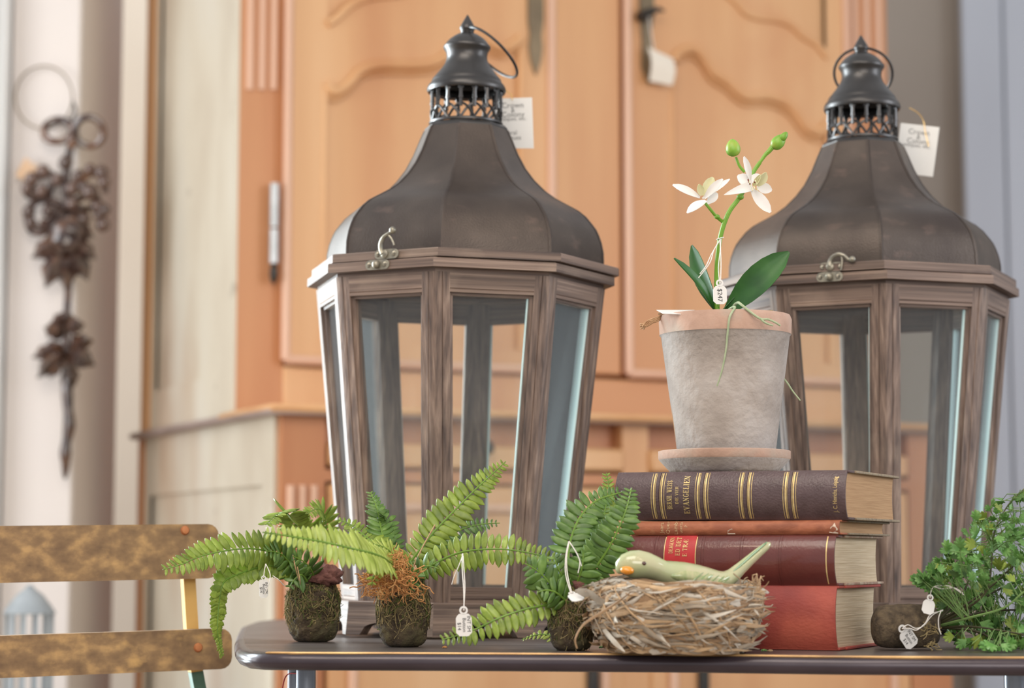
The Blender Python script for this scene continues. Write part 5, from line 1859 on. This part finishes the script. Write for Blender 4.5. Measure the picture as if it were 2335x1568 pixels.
# wing with carved feather grooves on the near side
vs, fs = [], []
nu, nv = 30, 10
for lay in (0, 1):
    for i in range(nu + 1):
        u = i / nu
        x = lerp(1528, 1678, u)
        yt = interp(u, [(0, 1306), (.25, 1293), (.5, 1293), (.75, 1300), (.93, 1308), (1, 1316)])
        yb_ = interp(u, [(0, 1312), (.2, 1326), (.5, 1336), (.8, 1338), (1, 1322)])
        for j in range(nv + 1):
            v = j / nv
            y = lerp(yt, yb_, v)
            gr = .0020 * math.sin((x * .62 + y * .95) / 4.4) * max(0, min(1, (u - .38) * 6)) * math.sin(PI * max(.02, min(.98, v)))
            bul = .0035 * math.sin(PI * min(1, max(0, u))) ** .5 * math.sin(PI * min(.99, max(.01, v))) ** .5
            ax = interp(x, [(q[0], q[1]) for q in secs])
            rz_, ry_ = interp(x, [(q[0], q[2]) for q in secs]), interp(x, [(q[0], q[3]) for q in secs])
            cd0 = interp(x, [(q[0], q[4]) for q in secs])
            k = max(-.97, min(.97, (ax - y) / rz_))
            dy = cd0 - ry_ * kn * math.sqrt(1 - k * k)
            vs.append(B(x, y, dy - (bul + gr if lay == 0 else -.003)))
m_ = (nu + 1) * (nv + 1)
for i in range(nu):
    for j in range(nv):
        q = i * (nv + 1) + j
        fs += [(q, q + 1, q + nv + 2, q + nv + 1), (m_ + q + 1, m_ + q, m_ + q + nv + 1, m_ + q + nv + 2)]
for i in range(nu):
    for j in (0, nv):
        q = i * (nv + 1) + j
        fs.append((q, q + nv + 1, m_ + q + nv + 1, m_ + q))
for i in (0, nu):
    for j in range(nv):
        q = i * (nv + 1) + j
        fs.append((q, q + 1, m_ + q + 1, m_ + q))
MB().add(vs, fs).build('wing', M_birdwing, bird, sharp=80)
def bsurf(x, y, lift):
    ax = interp(x, [(q[0], q[1]) for q in secs])
    rz_, ry_ = interp(x, [(q[0], q[2]) for q in secs]), interp(x, [(q[0], q[3]) for q in secs])
    k = max(-.97, min(.97, (ax - y) / rz_))
    return B(x, y, interp(x, [(q[0], q[4]) for q in secs]) - ry_ * kn * math.sqrt(1 - k * k) - lift)


for q in range(6):
    x0, y0, x1, y1 = 1604 + 12 * q, 1300 + 2.2 * q, 1572 + 15 * q, 1326
    MB().tube([bsurf(lerp(x0, x1, u / 8), lerp(y0, y1, u / 8), .0036) for u in range(9)], [.0002, .0004, .0006, .0007, .0007, .0007, .0006, .0004, .0002], 6).build('feather_line', M_feather, bird)
for o_ in (-6.5, -2.2):
    pts = [B(x - o_ * .62, y - o_ * -.1 - 3.5 + o_ * .6, d - w_ * kn * .86) for x, y, w_, d in ((1668, 1306, 21, .008), (1688, 1289, 17.5, .011), (1708, 1271, 15, .014), (1730, 1252, 13, .017), (1745, 1239, 11, .019))]
    MB().tube(spline(pts, 4), [.0004, .0009, .0011, .0013, .0013, .0014, .0014, .0014, .0014, .0014, .0014, .0014, .0013, .0012, .001, .0008, .0004][:17], 6, flat=.6).build('tail_stripe', M_birdtail, bird)
MB().blob(B(1430, 1296, -.048), (15.5 * kn, .006, 9.5 * kn), 16, 10, .03, rot=Matrix.Rotation(rad(6), 3, 'Y')).build('beak', M_beak, bird)
MB().blob(B(1468, 1280, -.0445), (5.5 * kn, .0014, 4.8 * kn), 12, 8).build('eye', M_eye, bird)

# ================================================================ button fern lying on the table at the right
bf = thing('fern', 'button fern with small round leaves lying on its brown turf block at right', 'plant', T(2060, 1484) + V((0, .03, 0)))
BF = bf.location
BD = BF.y


def U(px, py, dy=0.0):
    return P(px, py, BD + dy) - BF


k = BD / F
rings = []
ax0, ax1 = U(1990, 1440, -.004), U(2138, 1426, .012)
pr = [(0, .50), (.02, .72), (.07, .90), (.2, .98), (.5, 1.0), (.8, .98), (.94, .90), (1.0, .66)]
for i in range(19):
    t = i / 18
    c = ax0.lerp(ax1, t)
    c.z = .0235 + .0005
    r = interp(t, pr) * .0235
    ring_ = []
    for j in range(28):
        a = 2 * PI * j / 28
        q = V((math.cos(a), math.sin(a), t * 4))
        kk = 1 + .05 * noise.noise(q * 2) + .03 * noise.noise(q * 8)
        cz = max(-.93, math.sin(a) * kk)
        ring_.append(c + V((0, 1, 0)) * (math.cos(a) * r * 1.12 * kk) + V((0, 0, 1)) * (cz * r * (1.02 if t > .1 else 1)))
    rings.append(ring_)
loft(rings).build('turf_block', M_foam, bf, sharp=80)


def tri_leaf(name, mt):
    n = 5
    lobes = [(-.62, .72), (-.3, .92), (0, 1.0), (.3, .92), (.62, .72)]
    pts = [(0, 0)]
    for i, (a, r) in enumerate(lobes):
        pts.append((r * .86 * math.cos(a - .13), r * .86 * math.sin(a - .13)))
        pts.append((r * math.cos(a), r * math.sin(a)))
        pts.append((r * .86 * math.cos(a + .13), r * .86 * math.sin(a + .13)))
        if i < 4:
            pts.append((r * .66 * math.cos(a + .155), r * .66 * math.sin(a + .155)))
    m = len(pts)
    z = lambda x, y: .14 * y * y * 2 - .12 * x * x
    vs = [(.42, 0, .02)] + [(x, y, z(x, y)) for x, y in pts] + [(.42, 0, -.03)] + [(x, y, z(x, y) - .035) for x, y in pts]
    fs = []
    for i in range(m):
        j = (i + 1) % m
        fs += [(0, 1 + i, 1 + j), (m + 1, m + 2 + j, m + 2 + i), (1 + j, 1 + i, m + 2 + i, m + 2 + j)]
    return MB().add(vs, fs).mesh(name, mt, True, 70)


TL = [tri_leaf('leaf', M_bushleaf), tri_leaf('leaf', M_bushleaf2)]
rb = random.Random(21)
base = U(2136, 1424, .012)
branches = []
B_PATHS = [[(2136, 1424, .01), (2200, 1390, -.01), (2250, 1345, -.02), (2262, 1270, -.02), (2268, 1210, -.01), (2300, 1150, .0), (2340, 1110, .01)],
           [(2136, 1420, .01), (2200, 1380, .0), (2256, 1340, .0), (2300, 1300, .0), (2380, 1230, .0)],
           [(2136, 1428, .01), (2210, 1408, -.03), (2290, 1385, -.05), (2340, 1345, -.06), (2420, 1300, -.06)],
           [(2136, 1432, .01), (2210, 1428, -.02), (2300, 1440, -.04), (2400, 1460, -.05)],
           [(2136, 1416, .015), (2170, 1370, .03), (2180, 1320, .04), (2160, 1290, .05), (2120, 1312, .05)],
           [(2136, 1418, .015), (2190, 1360, .03), (2215, 1300, .05), (2215, 1240, .06)],
           [(2136, 1418, .015), (2230, 1370, .04), (2310, 1330, .06), (2400, 1330, .07)],
           [(2136, 1430, .01), (2230, 1440, .0), (2300, 1480, .0), (2380, 1495, .0)],
           [(2136, 1424, .012), (2240, 1395, .02), (2330, 1390, .02), (2430, 1395, .02)]]
for i, bp in enumerate(B_PATHS):
    sp = spline([U(*p) for p in bp], 6)
    for p in sp:
        p.z = max(p.z, .002)
    MB().tube(sp, [lerp(.0016, .0006, j / (len(sp) - 1)) for j in range(len(sp))], 5).build('stem', M_bushstem if i != 2 else M_bushstalk, bf)
    branches += sp[5:]
leaves = []
TOPE = [(2095, 1318), (2130, 1290), (2150, 1262), (2190, 1232), (2220, 1208), (2262, 1200), (2300, 1190), (2335, 1160), (2400, 1150), (2450, 1160)]
BOTE = [(2095, 1330), (2140, 1360), (2160, 1420), (2180, 1462), (2220, 1478), (2260, 1482), (2335, 1488), (2450, 1492)]
for i in range(560):
    if i < 46:                                    # loose outer sprigs
        px = rb.choice((2226, 2236, 2252, 2262, 2274, 2286, 2300, 2318, 2330, 2345, 2360)) + rb.uniform(-8, 8)
        py = interp(px, TOPE) - rb.uniform(-6, 62) * (1 if px > 2240 else .4)
    else:
        px = 2095 + 340 * rb.random() ** .85
        py = lerp(interp(px, TOPE), interp(px, BOTE), rb.random() ** .9)
    dy_ = rb.uniform(-.075, .075) * (1 if px > 2170 else .6)
    if px < 2300 and 1345 < py < 1450 and dy_ < .02:
        dy_ = rb.uniform(.03, .08)
    leaves.append((px, py, dy_))
stalks = MB()
tagged = []
lmb = MB()
order = sorted(range(len(leaves)), key=lambda q: leaves[q][2] + (0 if leaves[q][0] < 2335 else 1))
for c_, q in enumerate(order):
    px, py, dy = leaves[q]
    p = U(px, py, dy)
    p.z = max(p.z, .004)
    near = min(branches, key=lambda b_: (b_ - p).length + (.02 if b_.x > p.x + .02 else 0))
    dv = p - near
    if dv.length > .085:
        near = p - dv.normalized() * .05
        dv = p - near
    dn = (dv.normalized() + V((rb.gauss(0, .5), rb.gauss(-.2, .4), rb.gauss(.1, .5)))).normalized()
    mid = near.lerp(p, .5) + V((rb.gauss(0, .003), rb.gauss(0, .003), rb.gauss(.002, .003)))
    stalks.tube([near, mid, p], [.0006, .00045, .0004], 4, cap=False)
    sz = rb.uniform(22, 40) * k * (.8 if py < interp(px, TOPE) + 15 else 1)
    nn = V((rb.gauss(0, .6), -1 + rb.gauss(0, .4), .5 + rb.gauss(0, .5)))
    nn = (nn - dn * nn.dot(dn)).normalized()
    b = nn.cross(dn)
    m = Matrix(((dn.x * sz, b.x * sz, nn.x * sz, p.x), (dn.y * sz, b.y * sz, nn.y * sz, p.y), (dn.z * sz, b.z * sz, nn.z * sz, p.z), (0, 0, 0, 1)))
    low_ = min((m @ v.co).z for v in TL[0].vertices)
    if low_ < .001:
        m.translation.z += .001 - low_
    t_ = 0 if rb.random() < .8 else 1
    if c_ < 300:
        put('leaf', TL[t_], bf, matrix=m)
    else:
        lmb.add([m @ v.co for v in TL[t_].vertices], [tuple(f.vertices) for f in TL[t_].polygons], t_)
tag(lmb.build('foliage', [M_bushleaf, M_bushleaf2], bf, sharp=70), kind='stuff')
tag(stalks.build('stalks', M_bushstalk, bf), kind='stuff')
rm = MB()
for i in range(26):
    pts = [U(2120 + rb.uniform(-10, 20), 1448 + rb.uniform(-25, 30), -.028 + rb.uniform(0, .01))]
    d = V((rb.gauss(0, 1), -.4, rb.gauss(0, 1))).normalized()
    for q in range(3):
        d = (d + V((rb.gauss(0, .7), rb.gauss(0, .3), rb.gauss(0, .7)))).normalized()
        pts.append(pts[-1] + d * .004)
    for p in pts:
        p.z = max(p.z, .001)
    rm.tube(pts, .0005, 4, cap=False)
tag(rm.build('root_fibres', M_moss, bf), kind='stuff')

# ================================================================ strung price tags
def tag_outline(w_, h_, neck):
    c = w_ * .22
    nk = w_ * .30
    return [(-nk, -neck), (-w_ / 2 + c * .4, -neck - c * .5), (-w_ / 2, -neck - c * 1.2), (-w_ / 2, -h_ + c), (-w_ / 2 + c, -h_), (w_ / 2 - c, -h_), (w_ / 2, -h_ + c), (w_ / 2, -neck - c * 1.2), (w_ / 2 - c * .4, -neck - c * .5), (nk, -neck)]


def price_tag(label, hole, right, down, w_, h_, lines, strings, size=.0055, mt=None, group=None, rot=-90, ld=None):
    hole = V(hole)
    r = V(right).normalized()
    d = V(down)
    d = (d - r * d.dot(r)).normalized()
    nrm = r.cross(d)                               # away from the printed side
    m = Matrix(((r.x, nrm.x, -d.x, hole.x), (r.y, nrm.y, -d.y, hole.y), (r.z, nrm.z, -d.z, hole.z), (0, 0, 0, 1)))
    root = bpy.data.objects.new('price_tag', None)
    C.objects.link(root)
    root.matrix_world = m
    tag(root, label, 'tag', group)
    neck = w_ * .22
    th = .00045
    body = MB().prism(tag_outline(w_, h_, neck), -th, th)
    ro, ri = w_ * .27, w_ * .15
    vs, fs = [], []
    n = 18
    for rr, y in ((ri, -th), (ro, -th), (ro, th), (ri, th)):
        for j in range(n):
            a = 2 * PI * j / n
            vs.append((rr * math.cos(a), y, rr * math.sin(a)))
    for i in range(4):
        for j in range(n):
            a, b = i * n + j, i * n + (j + 1) % n
            c_, e = ((i + 1) % 4) * n + (j + 1) % n, ((i + 1) % 4) * n + j
            fs.append((a, b, c_, e))
    body.add(vs, fs)
    card = body.build('card', mt or M_paper, root, smooth=False)
    iv = m.inverted()
    g = MB()
    if lines:
        for body_, lx, ly, sz in lines:
            vs, fs = text_geo(body_, sz)
            a = rad(rot)
            g.add([(lx * w_ + v.x * math.cos(a) - v.y * math.sin(a), -th - .00025, -neck - (h_ - neck) * ly + v.x * math.sin(a) + v.y * math.cos(a)) for v in vs], fs)
        g.build('handwriting', M_ink, card, smooth=False)
    for s_ in strings:
        MB().tube(spline([iv @ V(p) for p in s_], 5), .00055, 5).build('string', M_string, root)
    return root


def fern_lines(s):
    return [('INT SM', .30, .45, s), ('Button', .02, .50, s), ('$14', -.30, .55, s)]


p0 = P(601, 1317, 2.40)
price_tag('grey-white price tag hanging under the left fern by the chair', p0, (1, .25, .02), (0.02, 0, -1), 20 * 2.4 / F, 45 * 2.4 / F, fern_lines(.0040),
          [[p0, P(603, 1300, 2.405), P(606, 1285, 2.41)], [P(606, 1285, 2.41), P(616, 1310, 2.40), P(612, 1335, 2.395), P(603, 1356, 2.395)], [P(622, 1312, 2.41), P(636, 1322, 2.41), P(648, 1335, 2.42)]])
p0 = P(1057, 1391, 2.21)
price_tag('white price tag hanging from the right frond of the middle fern', p0, (1, .05, .03), (0, 0, -1), 36 * 2.21 / F, 58 * 2.21 / F, fern_lines(.0052),
          [[p0, P(1060, 1340, 2.23), P(1058, 1300, 2.25), P(1056, 1266, 2.29)], [p0 + V((.0006, 0, 0)), P(1057, 1340, 2.229), P(1054, 1300, 2.249), P(1054, 1262, 2.29)], [P(1056, 1262, 2.29), P(1046, 1290, 2.28), P(1036, 1312, 2.28), P(1030, 1332, 2.28)], [P(1056, 1266, 2.288), P(1044, 1294, 2.278), P(1034, 1318, 2.278)]])
p0 = P(1304, 1352, 2.205)
price_tag('white price tag seen edge-on lying on the dark green fern root', p0, (1, .25, .22), (-.05, -.93, -.36), 30 * 2.2 / F, 52 * 2.2 / F, [],
          [[p0, P(1294, 1310, 2.215), P(1292, 1270, 2.22), P(1298, 1236, 2.225)], [p0 + V((-.001, 0, 0)), P(1290, 1310, 2.215), P(1290, 1270, 2.22), P(1297, 1234, 2.225)], [P(1298, 1234, 2.224), P(1312, 1256, 2.22), P(1322, 1280, 2.22), P(1318, 1306, 2.22)], [P(1298, 1236, 2.224), P(1316, 1262, 2.22), P(1326, 1290, 2.22)]])
p0 = P(1641, 645, PD - .045)
price_tag('white price tag with a string on the orchid stem above the pot', p0, (1, .1, .02), (.02, 0, -1), 31 * kp, 48 * kp, [('$247', -.02, .5, .0072)],
          [[p0, P(1638, 610, PD - .03), P(1642, 570, PD - .02), P(1641, 545, PD - .008)], [p0 + V((.001, 0, 0)), P(1644, 600, PD - .03), P(1643, 565, PD - .02), P(1644, 545, PD - .008)], [P(1642, 546, PD - .012), P(1628, 570, PD - .02), P(1618, 600, PD - .03), P(1593, 633, PD - .03)], [P(1640, 550, PD - .012), P(1622, 580, PD - .02), P(1610, 606, PD - .03), P(1596, 624, PD - .03)], [P(1634, 546, PD - .004), P(1641, 543, PD - .010), P(1650, 541, PD - .004)]])
kb = BD / F
p0 = P(2057, 1433, BD - .040)
price_tag('white price tag lying against the brown turf block', p0, (.80, .1, .62), (-.62, .0, -.80), 34 * kb, 52 * kb, [('INT SM', .28, .45, .0046), ('Button', .0, .5, .0046), ('$14', -.28, .5, .0046)],
          [[p0, P(2075, 1432, BD - .042), P(2090, 1436, BD - .04), P(2110, 1420, BD - .035), P(2122, 1400, BD - .03), P(2150, 1392, BD - .02)], [p0, P(2070, 1424, BD - .042), P(2088, 1432, BD - .04), P(2106, 1426, BD - .035), P(2126, 1402, BD - .03), P(2150, 1390, BD - .02)], [P(2146, 1392, BD - .03), P(2140, 1410, BD - .03), P(2141, 1432, BD - .03), P(2146, 1446, BD - .03)]])
p0 = P(2121, 1362, BD - .030)
price_tag('white price tag tied to the twigs of the button fern', p0, (.92, .1, -.25), (.25, -.1, -.92), 28 * kb, 38 * kb, [],
          [[p0, P(2124, 1345, BD - .03), P(2134, 1336, BD - .03), P(2165, 1336, BD - .03), P(2190, 1350, BD - .03), P(2198, 1356, BD - .03)], [P(2132, 1338, BD - .03), P(2150, 1342, BD - .03), P(2176, 1340, BD - .03), P(2196, 1352, BD - .03)]])


# shop cards hung from the lantern rings
def shop_card(label, corners, lines, cord, size, group=None):
    c = [V(p) for p in corners]                    # top left, top right, bottom right, bottom left
    root = thing('shop_card', label, 'tag', c[0])
    loc = [p - c[0] for p in c]
    nrm = (loc[1] - loc[0]).cross(loc[3] - loc[0]).normalized()
    if nrm.y > 0:
        nrm = -nrm
    cd = MB().add(loc + [p - nrm * .0008 for p in loc], [(0, 1, 2, 3), (7, 6, 5, 4), (0, 4, 5, 1), (1, 5, 6, 2), (2, 6, 7, 3), (3, 7, 4, 0)]).build('card', M_paper, root, smooth=False)
    ux = (loc[1] - loc[0])
    uy = (loc[3] - loc[0])
    ex_, ey_ = ux.normalized(), uy.normalized()
    g = MB()
    for body, fx, fy, sz in lines:
        vs, fs = text_geo(body, sz)
        o = ux * fx + uy * fy
        g.add([o + ex_ * v.x - ey_ * v.y + nrm * .0003 for v in vs], fs)
    g.build('lettering', M_inkgrey, cd, smooth=False)
    MB().tube(spline([V(p) - c[0] for p in cord], 5), .0007, 5).build('cord', M_goldstring, root)


M_inkgrey = M('printed_grey_ink', [(120, 118, 118)], rough=.7)
LINES = [('Crown', .50, .15, .0105), ('&', .50, .245, .0085), ('Colony', .50, .335, .0105), ('antiques, etc.', .48, .42, .0072), ('Natural', .34, .70, .0085), ('Antiques', .40, .80, .0085)]
shop_card('white printed shop card behind the top of the left lantern', [P(1124, 225, 2.80), P(1213, 222, 2.79), P(1217, 338, 2.79), P(1128, 338, 2.80)], LINES,
          [P(1136, 178, 2.78), P(1146, 196, 2.785), P(1158, 210, 2.79), P(1166, 216, 2.79), P(1168, 228, 2.789)], 1)
shop_card('white printed shop card dangling behind the top of the right lantern', [P(2054, 280, 2.90), P(2142, 290, 2.88), P(2127, 403, 2.88), P(2040, 392, 2.90)], LINES[:4],
          [P(2074, 246, 2.86), P(2094, 258, 2.87), P(2106, 276, 2.88), P(2110, 300, 2.878), P(2118, 334, 2.876)], 1)

# bits of moss and leaf dropped on the table
for i, (px, py, mt) in enumerate(((1014, 1478, M_orange), (1372, 1478, M_bushleaf), (1756, 1486, M_straw[0]), (1742, 1485, M_bushleaf))):
    p = T(px, py)
    o = MB()
    for k in range(4):
        a = random.uniform(0, PI)
        o.tube([V((-.003 * math.cos(a), -.002 * math.sin(a), .0012)), V((0, 0, .002)), V((.003 * math.cos(a), .002 * math.sin(a), .0010))], .0009, 5)
    ob = o.build('moss_crumb', mt, None)
    ob.location = p
    tag(ob, ['small orange fibre crumb on the table behind the middle fern', 'small green moss crumb on the table left of the nest', 'small pale straw crumb before the red book', 'small green leaf crumb before the red book'][i], 'crumb')
